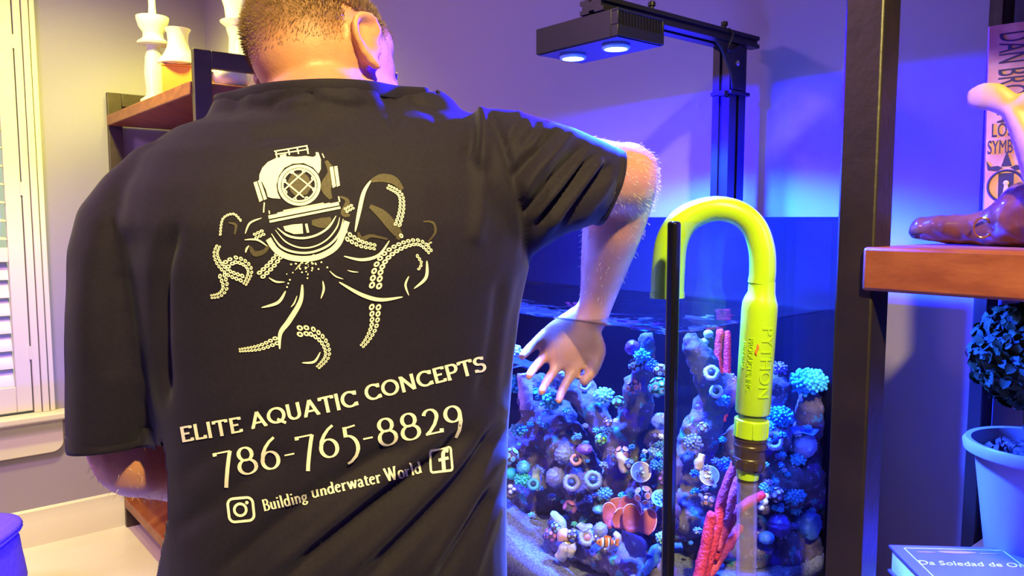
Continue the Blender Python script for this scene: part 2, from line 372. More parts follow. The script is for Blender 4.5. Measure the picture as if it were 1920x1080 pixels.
tank = empty('aquarium', W((TU0 + TU1) / 2, (TV0 + TV1) / 2, TZ0), label='rimless glass reef aquarium with black back and corner seam', category='aquarium')
obj('front_pane', MB().ubox(TU0, TU0 + GT, TV0 + GT, TV1 - GT, TZ0 + GT, TZ1), M_glass, tank)
obj('side_pane', MB().ubox(TU0 + GT, TU1 - GT, TV0, TV0 + GT, TZ0 + GT, TZ1), M_glass, tank)
obj('far_pane', MB().ubox(TU0 + GT, TU1 - GT, TV1 - GT, TV1, TZ0 + GT, TZ1), M_back, tank)
obj('back_pane', MB().ubox(TU1 - GT, TU1, TV0, TV1, TZ0 + GT, TZ1 + .007), M_back, tank)
obj('base_pane', MB().ubox(TU0, TU1, TV0, TV1, TZ0, TZ0 + GT), M_back, tank)
m = MB(); cc = W(TU0 + .006, TV0 + .006, 0)
m.ubox(TU0 - .0005, TU0 + GT + .004, TV0 - .0005, TV0 + GT + .004, TZ0 + GT, TZ1 + .0005)
obj('corner_seam', m, M_seal, tank, bevel=.004, segs=4)
# water with a rippled top
m = MB(); nu, nv = 60, 110; g = .0015
u0, u1, v0, v1 = TU0 + GT + g, TU1 - GT - g, TV0 + GT + g, TV1 - GT - g
vs = []
for i in range(nu + 1):
    for j in range(nv + 1):
        u = u0 + (u1 - u0) * i / nu; v = v0 + (v1 - v0) * j / nv
        h = .0030 * noise.noise(Vector((u * 20, v * 20, 0))) + .0014 * noise.noise(Vector((u * 50, v * 50, 3)))
        if i in (0, nu) or j in (0, nv): h = .0045
        vs.append(W(u, v, WZ + h))
fs = [(i * (nv + 1) + j, (i + 1) * (nv + 1) + j, (i + 1) * (nv + 1) + j + 1, i * (nv + 1) + j + 1) for i in range(nu) for j in range(nv)]
m.add(vs, fs)
water = obj('tank_water', m, M_water, sharp=0, label='clear blue-lit water filling the aquarium, rippled at the top', cat='water', kind='stuff')
# sand bed
m = MB(); nu, nv = 40, 90; vs = []
def sand_z(u, v):
    k = 1 / (1 + math.exp((v - 1.02) * -14)); return TZ0 + GT + .035 + .10 * k * max(0, 1 - (u - u0) * 1.6) + .006 * noise.noise(Vector((u * 14, v * 14, 1)))
for i in range(nu + 1):
    for j in range(nv + 1):
        u = u0 + (u1 - u0) * i / nu; v = v0 + (v1 - v0) * j / nv; vs.append(W(u, v, sand_z(u, v)))
fs = [(i * (nv + 1) + j, (i + 1) * (nv + 1) + j, (i + 1) * (nv + 1) + j + 1, i * (nv + 1) + j + 1) for i in range(nu) for j in range(nv)]
m.add(vs, fs); per = [i * (nv + 1) for i in range(nu + 1)] + [nu * (nv + 1) + j for j in range(1, nv + 1)] + [i * (nv + 1) + nv for i in range(nu - 1, -1, -1)] + [j for j in range(nv - 1, 0, -1)]
n0 = len(m.v); low = []
for i in per: p = m.v[i].copy(); p.z = TZ0 + GT + .001; low.append(p)
m.add(low, []); L = len(per)
for k in range(L): m.f.append((per[k], per[(k + 1) % L], n0 + (k + 1) % L, n0 + k))
m.f.append(tuple(n0 + k for k in range(L)))
obj('sand_bed', m, M_sand, sharp=0, label='pale sparkling sand sloping along the tank floor', cat='sand', kind='stuff')
# ------------------------------------------------------------------ reef: rocks, corals, fish
IU0, IU1, IV0 = TU0 + GT + .012, TU1 - GT - .012, TV0 + GT + .010
def TP(px, py, t, pad=0.0, span=.42):
    r = ray(px, py); k = r / r.y; ku, kv = k.dot(UX), k.dot(VX)
    d0 = max((IU0 + pad) / ku, (IV0 + pad) / kv); d1 = min((IU1 - pad) / ku, d0 + span)
    if d1 < d0: d1 = d0
    return P(px, py, d0 + (d1 - d0) * t)
def pxr(p, r): return r * (p - CAMP).length / FPX      # metres for a radius of r pixels seen at p
def inside(p, m_=.002):
    u, v, z = uvz(p); return W(min(max(u, TU0 + GT + m_), TU1 - GT - m_), max(v, TV0 + GT + m_), max(z, TZ0 + GT + .002))
_cm = {}
def cmat(col, col2=None, rough=.45, bump=.25, bs=220):
    k = (col, col2, rough)
    if k not in _cm: _cm[k] = mat('coral_tissue', col, rough, noise_col=col2 or tuple(c * .6 for c in col), nscale=45, bump=bump, bscale=bs)
    return _cm[k]
def rock(label, chains, mt=M_rock, vox=.0055, amp=.016, group=None):
    m = MB()
    for pts in chains:
        for i in range(len(pts)):
            nx = pts[min(i + 1, len(pts) - 1)]; n_ = 1 if i == len(pts) - 1 else 4
            for k in range(n_):
                f_ = k / n_; x, y, t, r = [pts[i][q] * (1 - f_) + nx[q] * f_ for q in range(4)]
                c = TP(x, y, t, pxr(TP(x, y, t), r) * .9); rr = pxr(c, r)
                m.ball(c + Vector((R.gauss(0, .1), R.gauss(0, .1), R.gauss(0, .1))) * rr, (rr * R.uniform(.9, 1.1), rr * R.uniform(.8, 1.0), rr * R.uniform(.9, 1.1)), None, 14, 9)
    me = remeshed(m, vox, 2); a = coords(me); n = normals(me)
    for i, v in enumerate(me.vertices):
        p = Vector(a[i]); k = amp * (.55 * noise.noise(p * 26) + .45 * noise.noise(p * 60) + .30 * noise.noise(p * 130)) - amp * .1
        v.co = inside(p + Vector(n[i]) * k)
    return obj('live_rock', me, mt, sharp=0, label=label, cat='rock', group=group)
rock('broad grey-violet reef rock rising behind the left glass beside the man', [[(985, 850, .30, 50), (1035, 800, .34, 52), (1000, 740, .36, 34)], [(1010, 920, .26, 52), (1075, 900, .30, 48)], [(1060, 840, .28, 44), (1090, 925, .25, 36)], [(1020, 960, .3, 60), (1060, 1000, .4, 60)]])
rock('pale forked reef rock shaped like a V in the middle of the left glass', [[(1165, 905, .34, 34), (1162, 840, .34, 30), (1120, 780, .34, 27), (1085, 735, .34, 27), (1052, 705, .34, 25)], [(1160, 840, .34, 30), (1190, 775, .36, 32), (1202, 725, .36, 27), (1210, 680, .38, 20), (1216, 640, .38, 18)], [(1165, 905, .34, 34), (1180, 980, .36, 50)]], M_paleRock, amp=.012)
rock('knobbly grey reef rock behind the cream frag disc near the black corner seam', [[(1200, 930, .30, 36), (1238, 890, .36, 34), (1240, 830, .42, 26)], [(1215, 990, .34, 44), (1245, 960, .3, 36)], [(1100, 960, .34, 34), (1140, 940, .36, 34)]])
rock('low arched reef rock in front of the sand at the bottom of the left glass', [[(1038, 985, .10, 17), (1052, 1018, .09, 24), (1092, 1026, .09, 30), (1140, 1040, .09, 30), (1190, 1062, .10, 34), (1235, 1092, .12, 40)]], M_paleRock, amp=.012)
rock('tall forked reef rock behind the clear strip between seam and siphon', [[(1300, 880, .46, 40), (1318, 800, .46, 34), (1338, 745, .46, 26), (1318, 690, .48, 26), (1302, 640, .48, 20)], [(1338, 760, .46, 28), (1365, 720, .48, 26)], [(1300, 960, .46, 56), (1340, 900, .5, 44)]], M_paleRock, amp=.012)
rock('wide reef rock slope on the right glass below the cyan corals', [[(1375, 860, .55, 44), (1440, 800, .55, 42), (1452, 730, .6, 26)], [(1430, 900, .5, 50), (1490, 900, .5, 54), (1525, 960, .5, 50)], [(1330, 1010, .5, 56), (1420, 1010, .45, 56), (1490, 1040, .5, 54)]])
rock('upright reef rock pillar crowned by the big cyan coral near the wooden post', [[(1520, 850, .62, 34), (1518, 800, .62, 25), (1520, 750, .62, 22)]], amp=.007)
# --- coral builders (each colony a thing; polyps are its parts)
def polyp_mesh(c1, c2):
    m = MB().lathe([(0, -.35), (.35, -.3), (.55, 0), (1.0, .16), (.92, .26), (.55, .14), (.22, .18), (0, .16)], (0, 0, 0), 10)
    me = m.mesh('polyp'); finish(me, 0); me.materials.append(c1); me.materials.append(c2)
    for p in me.polygons:
        if (p.center.x ** 2 + p.center.y ** 2) ** .5 < .6 and p.center.z > .1: p.material_index = 1
    return me
_pm = {}
def rotz_to(n): return n.to_track_quat('Z', 'Y').to_matrix().to_4x4()
def face_dir(p): return ((CAMP - p).normalized() * .8 + ZX * .75).normalized()
def zoa(px, py, t, r, c1, c2, label, n=11, group=None, name='zoanthid_colony', pr=.34):
    c = TP(px, py, t); rr = pxr(c, r); fd = face_dir(c)
    o = obj(name, MB().ball(c - fd * rr * .35, (rr * .9, rr * .9, rr * .75), None, 14, 9, fn=lambda d: 1 + .15 * noise.noise(Vector(d) * 2.5 + c * 9)), M_rock, sharp=0, label=label, cat='coral', group=group)
    k = (c1, c2)
    if k not in _pm: _pm[k] = polyp_mesh(cmat(c1), cmat(c2))
    for i in range(n):
        z = 1 - 1.15 * (i + .5) / n; a = i * 2.399963 + px; q = math.sqrt(max(0, 1 - z * z)); e = fd.orthogonal().normalized(); g_ = fd.cross(e)
        d = (fd * z + e * (q * math.cos(a)) + g_ * (q * math.sin(a))).normalized()
        s = rr * pr * R.uniform(.75, 1.2); p = inside(c - fd * rr * .35 + d * rr * .86, s * .9)
        m4 = Matrix.Translation(p - o.location) @ rotz_to(d) @ Matrix.Scale(s, 4)
        ch = bpy.data.objects.new('polyp', _pm[k]); COL.objects.link(ch); ch.parent = o; ch.matrix_basis = m4
    return o
def clump(px, py, t, r, c1, label, n=46, sq=(1, .9, .8), group=None, name='branching_coral', nub=.20, c2=None):
    c = TP(px, py, t); rr = pxr(c, r); m = MB(); up = face_dir(c)
    for i in range(n):
        z = 1 - 1.5 * (i + .5) / n; a = i * 2.399963 + px * .7; q = math.sqrt(max(0, 1 - z * z)); e = up.orthogonal().normalized(); g_ = up.cross(e)
        d = up * z + e * (q * math.cos(a)) + g_ * (q * math.sin(a)); d = Vector((d.x * sq[0], d.y * sq[1], d.z * sq[2]))
        L_ = rr * R.uniform(.72, 1.05); tip = inside(c + d * L_, .003); b_ = c + d * L_ * .45; s = rr * nub * R.uniform(.7, 1.2)
        m.tube([c - up * rr * .3, b_, tip], [s * .9, s * 1.05, s * .8], 6); m.ball(tip, s, None, 7, 5)
    m.ball(c - up * rr * .15, (rr * .55 * sq[0], rr * .55 * sq[1], rr * .55 * sq[2]), None, 10, 7)
    return obj(name, m, cmat(c1, c2), sharp=0, label=label, cat='coral', group=group)
def brain(px, py, t, r, c1, label, c2=None, f=9, amp=.24, sq=(1, 1, 1), group=None, name='brain_coral'):
    c = TP(px, py, t); rr = pxr(c, r); m = MB()
    for _ in (0,): m.ball(c, (rr * sq[0], rr * sq[1], rr * sq[2]), None, 40, 28, fn=lambda d: 1 + .10 * noise.noise(Vector(d) * 2.2 + c * 30) + amp * (abs(math.sin(f * d[0] + 2 * noise.noise(Vector(d) * 3))) * abs(math.sin(f * d[2] + 1 + 2 * noise.noise(Vector(d) * 3 + Vector((5, 0, 0)))))) - .02)
    for i, v in enumerate(m.v): m.v[i] = inside(v)
    return obj(name, m, cmat(c1, c2), sharp=0, label=label, cat='coral', group=group)
def ringc(px, py, t, r, c1, label, c2=(.03, .05, .12), tilt=(0, 0), asp=1, gap=0):
    c = TP(px, py, t); rr = pxr(c, r); ax = (CAMP - c).normalized(); ax = (ax + ZX * (.25 + tilt[1]) + UX * tilt[0]).normalized()
    root = empty('ring_coral', c - ZX * rr, label=label, category='coral')
    m = MB().torus(c, rr * .72, rr * .32, ax, 56, 9, fn=lambda a: 1 + .035 * math.sin(5 * a + px) + .045 * math.sin(13 * a), a0=gap, a1=2 * math.pi - gap if gap else 2 * math.pi)
    if asp != 1:
        for i, v in enumerate(m.v): q = v - c; m.v[i] = c + Vector((q.x * asp, q.y * asp, q.z))
    obj('fleshy_rim', m, cmat(c1), root, sharp=0)
    m = MB().ball(c - ax * rr * .15, rr * .55, None, 14, 9, fn=lambda d: 1 + .1 * noise.noise(Vector(d) * 4)); obj('mouth_disc', m, cmat(c2), root, sharp=0)
    obj('stalk', MB().tube([c - ax * rr * .2, c - ax * rr * .9, c - ax * rr * 1.3 - ZX * rr * .9], [rr * .4, rr * .38, rr * .45], 10), M_rock, root, sharp=0)
def plate(px, py, t, rx, c1, label, thick=.12, tip=.15, name='plate_coral', rim=None, depth=.8, group=None):
    c = TP(px, py, t); rr = pxr(c, rx); m = MB(); n = 30
    rings = []
    ax = (ZX + (CAMP - c).normalized() * tip).normalized(); e = ax.orthogonal().normalized(); g_ = ax.cross(e)
    for k, z in ((.02, -thick), (.55, -thick * .8), (.98, -.01), (1.0, thick * .3), (.93, thick * .35), (.5, -thick * .05), (.02, -thick * .1)):
        rings.append([inside(c + (e * math.cos(a) + g_ * math.sin(a)) * (rr * k * (1 + .10 * math.sin(3 * a + px) + .05 * math.sin(7 * a))) + ax * (rr * (z + .10 * k * math.sin(4 * a + px)))) for a in [2 * math.pi * i / n for i in range(n)]])
    m.ring_loft(rings); return obj(name, m, cmat(c1), sharp=0, label=label, cat='coral', group=group)
def tubec(pts, t, rad, c1, label, name='tube_sponge', hollow=True):
    c = [TP(x, y, t) for x, y in pts]; rr = [pxr(c[0], r) for r in rad]; pp = spline(c, 6); ra = spl1(rr, 6); m = MB().tube(pp, ra, 14)
    if hollow: m.tube([pp[-1], pp[-1] + (pp[-1] - pp[-3]).normalized() * ra[-1] * .05, pp[-4]], [ra[-1] * 1.02, ra[-1] * .75, ra[-1] * .5], 14)
    for i, v in enumerate(m.v): m.v[i] = inside(v + Vector((noise.noise(v * 90), noise.noise(v * 90 + Vector((3, 3, 3))), noise.noise(v * 90 + Vector((7, 1, 3))))) * .0030)
    return obj(name, m, cmat(c1), sharp=0, label=label, cat='coral')
def bubbles(spots, t, c1, label):
    c = TP(spots[0][0], spots[0][1], t); root = empty('bubble_coral', c - ZX * .01, label=label, category='coral')
    for x, y, r in spots: p = TP(x, y, t); q = pxr(p, r); obj('bubble', MB().ball(p, (q, q, q * .85), None, 16, 10, fn=lambda d: 1 + .08 * noise.noise(Vector(d) * 2 + p * 50)), cmat(c1, None, .25, .05), root, sharp=0)
    p = TP(spots[0][0], spots[0][1] + 14, min(1, t + .02)); obj('base', MB().ball(p, .010, None, 10, 7), M_rock, root, sharp=0)
CY = (.16, .78, .92); TEAL = (.06, .62, .62); WHT = (.85, .92, .95); BLU = (.07, .22, .85); PUR = (.30, .10, .55); PNK = (.85, .30, .42); ORG = (.9, .30, .10); GRN = (.18, .85, .20); TAN = (.62, .46, .36); GRY = (.28, .28, .38); LAV = (.55, .50, .78); YEL = (.75, .72, .30); DRK = (.04, .05, .10)
# left glass, upper part
plate(972, 682, .22, 40, DRK, 'flat black ledge just under the waterline at the man\'s side', .10, .06, 'feeding_ledge')
clump(964, 660, .18, 15, WHT, 'small bright white ruffled coral above the black ledge', 30, nub=.26)
clump(960, 722, .16, 20, TEAL, 'teal coral lowest under the black ledge by the man\'s shirt', 40)
tubec([(988, 768), (986, 735), (982, 700)], .14, [12, 14, 12], (.72, .42, .55), 'pinkish upright tube sponge under the black ledge')
zoa(1008, 738, .2, 14, TEAL, CY, 'few cyan dots of polyps between pink tube sponge and forked rock', 8)
clump(1034, 752, .24, 20, (.10, .50, .42), 'blue-green bushy coral on top of the broad grey rock', 44)
bubbles([(1058, 607, 11), (1052, 632, 9), (1064, 618, 8)], .34, WHT, 'pair of white bubbles next to the man\'s hand under the waterline')
ringc(1086, 694, .30, 13, WHT, 'open white crescent ring on the left limb of the forked rock', gap=.7); ringc(1096, 722, .30, 12, WHT, 'closed white ring coral lower on the left limb of the forked rock')
tubec([(1030, 722), (1040, 693), (1062, 688), (1082, 688), (1088, 664), (1080, 650)], .30, [6, 8, 9, 9, 9, 6], TAN, 'tan curling soft coral winding over the forked rock', 'soft_coral', False)
brain(1052, 702, .27, 17, (.40, .36, .40), 'greyish cup-shaped coral at the tip of the forked rock', sq=(1, 1, .7), amp=.1)
brain(1186, 652, .33, 14, (.22, .06, .50), 'dark purple glossy ball coral below the waterline left of the corner seam', amp=.03, name='ball_coral')
clump(1204, 668, .32, 15, CY, 'cyan twiggy coral beside the dark purple ball', 34); zoa(1192, 682, .31, 14, (.55, .85, .9), CY, 'pale cyan polyps just under the dark purple ball', 10)
clump(1222, 686, .33, 14, BLU, 'deep blue bushy coral at the top of the right limb', 34); zoa(1238, 692, .32, 13, WHT, TEAL, 'white polyps against the corner seam near the waterline', 9)
zoa(1187, 722, .30, 14, PNK, ORG, 'pink and orange polyps on the right limb of the forked rock', 8, pr=.42); clump(1132, 742, .38, 18, (.35, .85, .75), 'pale mint coral in the fork of the V rock', 40)
zoa(1160, 752, .31, 12, GRN, (.5, .9, .4), 'bright green pair of polyps on the right limb of the forked rock', 6, pr=.40); zoa(1236, 722, .29, 20, TEAL, WHT, 'cluster of turquoise ring polyps left of the corner seam', 12, pr=.38)
brain(1238, 790, .34, 15, (.10, .20, .70), 'blue dotted dome coral against the corner seam at mid height', 'x' and (.35, .5, .9), 14, .12); zoa(1127, 822, .27, 12, GRN, (.4, .9, .3), 'neon green polyps low on the left limb of the forked rock', 12, pr=.30)
clump(1138, 806, .28, 11, BLU, 'small blue coral touching the neon green polyps', 26); zoa(1140, 790, .28, 9, PNK, WHT, 'tiny pink polyps in the crotch of the forked rock', 7)
zoa(1168, 848, .27, 15, ORG, PNK, 'orange and pink polyps on the stem of the forked rock', 8, pr=.36); tubec([(1172, 885), (1168, 865), (1160, 850)], .25, [9, 10, 7], TAN, 'tan stubby coral below the orange and pink polyps')
zoa(1180, 868, .25, 11, YEL, TAN, 'yellowish polyps left of the cream frag disc', 7)
# left glass, left column
clump(972, 806, .2, 15, (.16, .52, .50), 'grey-teal coral on the broad rock at the man\'s side', 36); zoa(956, 852, .12, 17, (.6, .85, .85), CY, 'pale cyan polyps against the man\'s shirt halfway down', 11); brain(981, 876, .14, 11, (.15, .65, .85), 'small sky blue dome coral above the turquoise ball', f=12)
brain(959, 888, .12, 11, (.05, .75, .62), 'smooth turquoise ball coral beside the man\'s shirt', amp=.04, name='ball_coral'); clump(981, 900, .14, 15, (.08, .72, .66), 'turquoise frilly coral right of the turquoise ball', 40); ringc(1000, 908, .14, 11, (.1, .6, .85), 'thin cyan ring coral right of the turquoise frilly coral')
bubbles([(957, 912, 5), (958, 922, 5), (964, 917, 4)], .10, WHT, 'three white beads under the turquoise ball'); tubec([(1006, 905), (1004, 888), (1008, 876)], .18, [7, 8, 6], (.55, .62, .40), 'yellow-green stub coral above the thin cyan ring')
brain(1058, 852, .24, 16, (.26, .28, .44), 'slate blue lumpy coral on the broad rock', (.18, .2, .36), 8); brain(1096, 842, .25, 13, (.26, .08, .46), 'purple mushroom coral on the broad rock', amp=.05, sq=(1.1, 1, .75), name='mushroom_coral'); ringc(1080, 862, .23, 11, (.85, .36, .26), 'orange ring coral left of the purple mushroom')
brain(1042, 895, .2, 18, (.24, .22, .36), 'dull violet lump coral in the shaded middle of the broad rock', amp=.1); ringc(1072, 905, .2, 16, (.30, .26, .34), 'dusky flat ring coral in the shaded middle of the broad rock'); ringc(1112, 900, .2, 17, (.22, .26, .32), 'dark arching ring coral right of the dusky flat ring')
clump(1136, 925, .22, 13, (.12, .42, .80), 'bright blue small coral left of the red-brown leafy coral', 30); brain(1125, 955, .2, 12, (.14, .42, .45), 'teal cup coral above the grey dome', amp=.1, sq=(1.1, 1, .6)); zoa(1068, 950, .2, 11, (.5, .14, .35), PNK, 'dark pink single flower polyp on the broad rock', 4, pr=.6)
# frag disc, leaf coral and neighbours
def frag(px, py, t, r, label, polc):
    c = TP(px, py, t); rr = pxr(c, r); ax = ((CAMP - c).normalized() + ZX * .15).normalized()
    root = empty('frag_disc', c - ZX * rr, label=label, category='frag disc')
    obj('disc', MB().lathe([(0, -.25), (.9, -.25), (1, -.2), (1, .05), (.93, .12), (0, .10)], c, 36, axis=ax, scale=rr), mat('frag_ceramic', (.40, .34, .36), .6, bump=.2, bscale=200), root)
    obj('rim_edge', MB().torus(c + ax * rr * .06, rr * .97, rr * .07, ax, 36, 8), mat('white_ceramic_rim', (.85, .82, .80), .4), root)
    e = ax.orthogonal().normalized(); g_ = ax.cross(e); k = (polc, WHT)
    if k not in _pm: _pm[k] = polyp_mesh(cmat(polc), cmat(WHT))
    for i in range(5):
        a = i * 1.9; p = c + ax * rr * .2 + (e * math.cos(a) + g_ * math.sin(a)) * rr * (.12 + .09 * i)
        ch = bpy.data.objects.new('polyp', _pm[k]); COL.objects.link(ch); adopt(ch, root); ch.matrix_basis = Matrix.Translation(p) @ rotz_to((ax + Vector((R.gauss(0, .3), R.gauss(0, .3), R.gauss(0, .3)))).normalized()) @ Matrix.Scale(rr * .2, 4)
frag(1202, 885, .24, 18, 'cream frag disc with yellow polyps seen through the left glass', YEL); frag(1330, 892, .22, 17, 'cream frag disc seen through the right glass behind the clear hose', YEL)
clump(1232, 846, .3, 16, (.25, .45, .85), 'lilac-blue crusty coral above the cream frag disc by the seam', 44); clump(1234, 872, .27, 14, (.06, .30, .80), 'royal blue bushy coral right of the cream frag disc', 40); zoa(1244, 898, .25, 10, PUR, PNK, 'purple polyps right of the cream frag disc', 8)
zoa(1206, 925, .22, 17, (.75, .48, .55), ORG, 'pink-grey flower polyps below the cream frag disc', 9, pr=.42); zoa(1194, 908, .23, 9, PUR, BLU, 'small purple polyps just below the cream frag disc', 7)
root_c = TP(1240, 935, .22); rr = pxr(root_c, 17); cupc = empty('cup_coral', root_c - ZX * rr, label='cyan-edged cup coral full of blue polyps by the corner seam', category='coral')
axc = ((CAMP - root_c).normalized() * .8 + ZX * .7).normalized()
obj('cup', MB().lathe([(0, -1.1), (.35, -1.0), (.8, -.4), (1.05, .15), (1.0, .2), (.72, -.2), (0, -.35)], root_c, 30, axis=axc, scale=rr), cmat((.20, .62, .70)), cupc, sharp=0)
k = (BLU, CY); _pm[k] = _pm.get(k) or polyp_mesh(cmat(BLU), cmat(CY))
for i in range(14):
    a = i * 2.4; q = .75 * math.sqrt((i + .5) / 14); e = axc.orthogonal().normalized(); g_ = axc.cross(e)
    ch = bpy.data.objects.new('polyp', _pm[k]); COL.objects.link(ch); adopt(ch, cupc); ch.matrix_basis = Matrix.Translation(root_c + (e * math.cos(a) + g_ * math.sin(a)) * rr * q + axc * rr * .02) @ rotz_to(axc) @ Matrix.Scale(rr * .2, 4)
c = TP(1178, 968, .20); lf_ = empty('leaf_coral', c - ZX * .04, label='rust red leafy coral of curled lobes right of the arched rock', category='coral')
M_rust = mat('rust_coral', (.62, .13, .10), .6, noise_col=(.48, .09, .09), nscale=40, bump=.3, bscale=160); M_rust2 = mat('pale_coral_edge', (.85, .45, .42), .6)
def lobe(px, py, t, w, h, ang, curl):
    c0 = TP(px, py, t); s = pxr(c0, 1); to = (CAMP - c0).normalized(); X_ = to.cross(ZX).normalized() * -1; up_ = X_.cross(to).normalized() * -1
    up_ = up_ if up_.z > 0 else -up_; ca, sa_ = math.cos(ang), math.sin(ang); m = MB(); nu2, nv2 = 10, 8; g = []
    for side in (0, 1):
        for i in range(nv2 + 1):
            y = i / nv2
            for j in range(nu2 + 1):
                x = j / nu2 * 2 - 1; ww = w * (.35 + .65 * math.sin(math.pi * min(1, y * .62 + .10))) * (1 - .25 * y * x * x); hh = h * y * (1 - .22 * x * x)
                xx, yy = x * ww, hh; bx_, by_ = xx * ca - yy * sa_, xx * sa_ + yy * ca
                dp_ = curl * (x * x * .8 + .5 * math.sin(y * 3 + px)) * w * .6 + (2.2 if side else 0)
                g.append(inside(c0 + X_ * (bx_ * s) + up_ * (by_ * s) - to * (dp_ * s)))
    n1 = (nu2 + 1) * (nv2 + 1); fs = []
    for i in range(nv2):
        for j in range(nu2):
            a = i * (nu2 + 1) + j; fs += [(a, a + 1, a + nu2 + 2, a + nu2 + 1), (n1 + a, n1 + a + nu2 + 1, n1 + a + nu2 + 2, n1 + a + 1)]
    edge = [j for j in range(nu2 + 1)] + [i * (nu2 + 1) + nu2 for i in range(1, nv2 + 1)] + [nv2 * (nu2 + 1) + j for j in range(nu2 - 1, -1, -1)] + [i * (nu2 + 1) for i in range(nv2 - 1, 0, -1)]
    for q in range(len(edge)): a, b_ = edge[q], edge[(q + 1) % len(edge)]; fs.append((a, n1 + a, n1 + b_, b_))
    m.add(g, fs); lo = obj('lobe', m, M_rust, lf_, sharp=0)
    obj('pale_edge', MB().tube([g[q] for q in edge[nu2 + 2:-(nv2 - 2)]], s * 1.1, 6), M_rust2, lo, sharp=0)
for q in ((1150, 990, .18, 17, 44, .25, .6), (1166, 992, .19, 22, 36, -.1, -.5), (1188, 998, .17, 20, 48, .15, .5), (1206, 1000, .19, 18, 44, -.35, -.6), (1178, 975, .24, 26, 42, -.1, .4), (1160, 962, .26, 22, 26, .3, .4)): lobe(*q)
clump(1246, 1008, .16, 14, (.35, .80, .62), 'mint green knobbly coral low beside the corner seam', 40); tubec([(1205, 1075), (1222, 1052), (1228, 1035), (1240, 1025)], .14, [9, 10, 9, 7], (.10, .35, .85), 'light blue drooping soft coral below the mint knobbly coral', 'soft_coral', False)
# the arch in front
zoa(1046, 986, .07, 12, (.30, .75, .55), WHT, 'green-white polyps at the left end of the arched rock', 11, pr=.3); zoa(1034, 1000, .05, 14, (.75, .15, .65), PNK, 'magenta polyps at the far left end of the arched rock', 12, pr=.28)
tubec([(1058, 1012), (1056, 1002), (1052, 994)], .06, [11, 12, 9], (.88, .42, .30), 'salmon orange tube coral on the arched rock'); tubec([(1050, 1046), (1060, 1030), (1064, 1018)], .05, [9, 11, 10], (.80, .66, .38), 'yellow-tan tube coral hanging from the arched rock'); tubec([(1068, 1042), (1072, 1030), (1070, 1020)], .05, [6, 8, 8], (.72, .58, .34), 'smaller tan tube coral beside the yellow-tan one')
tubec([(1056, 992), (1048, 975), (1034, 962)], .09, [8, 9, 5], (.45, .52, .60), 'grey-blue finger rising at the left tip of the arched rock', 'finger_coral', False)
zoa(1074, 1000, .07, 11, YEL, WHT, 'pale yellow beads of polyps on the arched rock', 9, pr=.3); ringc(1101, 1008, .06, 15, (.45, .50, .78), 'lavender ring coral with orange middle on the arched rock', (.65, .28, .20)); plate(1096, 988, .08, 14, (.35, .22, .42), 'small violet plate coral above the lavender ring'); brain(1126, 994, .10, 13, (.32, .36, .48), 'grey dome coral behind the clownfish', amp=.1, f=10)
zoa(1120, 1010, .06, 9, YEL, WHT, 'cream beads of polyps left of the clownfish', 8, pr=.3); tubec([(1142, 1030), (1160, 1012), (1152, 1000)], .09, [5, 6, 5], (.55, .50, .55), 'thin grey stick coral right of the clownfish', 'stick_coral', False)
# right glass
bubbles([(1328, 626, 9), (1321, 641, 8)], .5, WHT, 'pair of white bubbles right of the black corner seam'); ringc(1334, 699, .36, 14, WHT, 'larger white ring coral between corner seam and siphon'); ringc(1343, 734, .36, 12, (.80, .85, .95), 'smaller white ring coral under the larger one'); clump(1356, 752, .38, 13, (.12, .45, .85), 'blue twiggy coral below the smaller white ring', 34)
clump(1368, 712, .5, 13, (.45, .30, .60), 'mauve coral partly behind the lime siphon', 34); clump(1462, 690, .62, 15, (.40, .28, .72), 'lilac twiggy coral right of the siphon near the top of the rock', 30, nub=.14); clump(1516, 716, .60, 30, (.08, .72, .84), 'big cyan cauliflower coral on the rock pillar by the wooden post', 110, (1.1, .8, .75), nub=.13)
clump(1462, 782, .42, 24, (.05, .50, .85), 'blue branching coral right of the lime union nut', 80, nub=.13); ringc(1452, 826, .34, 18, (.62, .70, .92), 'tall oval white ring coral right of the black coupling', asp=.8); plate(1508, 806, .44, 24, (.06, .16, .70), 'flat blue plate coral sticking out below the rock pillar'); brain(1508, 834, .40, 20, (.50, .56, .78), 'pale lavender bumpy dome coral beside the wooden post', (.30, .36, .62), 16, .18, (1, .9, 1.05))
clump(1496, 862, .36, 13, CY, 'cyan small coral under the lavender dome', 34); zoa(1456, 925, .26, 14, (.85, .42, .55), WHT, 'pink-white polyps right of the clear hose', 11, pr=.3); clump(1438, 915, .24, 12, (.1, .55, .85), 'blue coral left of the pink-white polyps', 30); clump(1488, 928, .26, 19, (.12, .60, .85), 'wide cyan-blue coral right of the pink-white polyps', 70, nub=.14); bubbles([(1432, 940, 8), (1427, 952, 6), (1436, 930, 6)], .14, WHT, 'bright white blobs close behind the clear hose')
brain(1437, 1008, .2, 13, (.10, .32, .85), 'blue cup coral right of the clear hose near the bottom', amp=.08, sq=(1, 1, .8)); brain(1515, 985, .3, 24, (.07, .20, .62), 'broad blue boulder coral low beside the wooden post', f=11, amp=.12); brain(1460, 985, .26, 17, (.18, .10, .50), 'violet boulder coral low in the middle of the right glass', f=8)
tubec([(1308, 880), (1312, 866), (1318, 852)], .2, [8, 9, 5], TAN, 'tan cone coral left of the disc behind the clear hose', 'cone_coral', False); clump(1360, 872, .28, 15, (.12, .25, .85), 'deep blue coral left of the black coupling', 44); zoa(1328, 936, .2, 14, (.62, .42, .42), ORG, 'dusky orange polyps left of the red finger sponge', 9); clump(1300, 830, .34, 16, (.20, .24, .48), 'slate coral right of the corner seam at mid height', 40); zoa(1318, 800, .34, 11, (.55, .60, .80), CY, 'pale blue polyps right of the corner seam above the slate coral', 9)
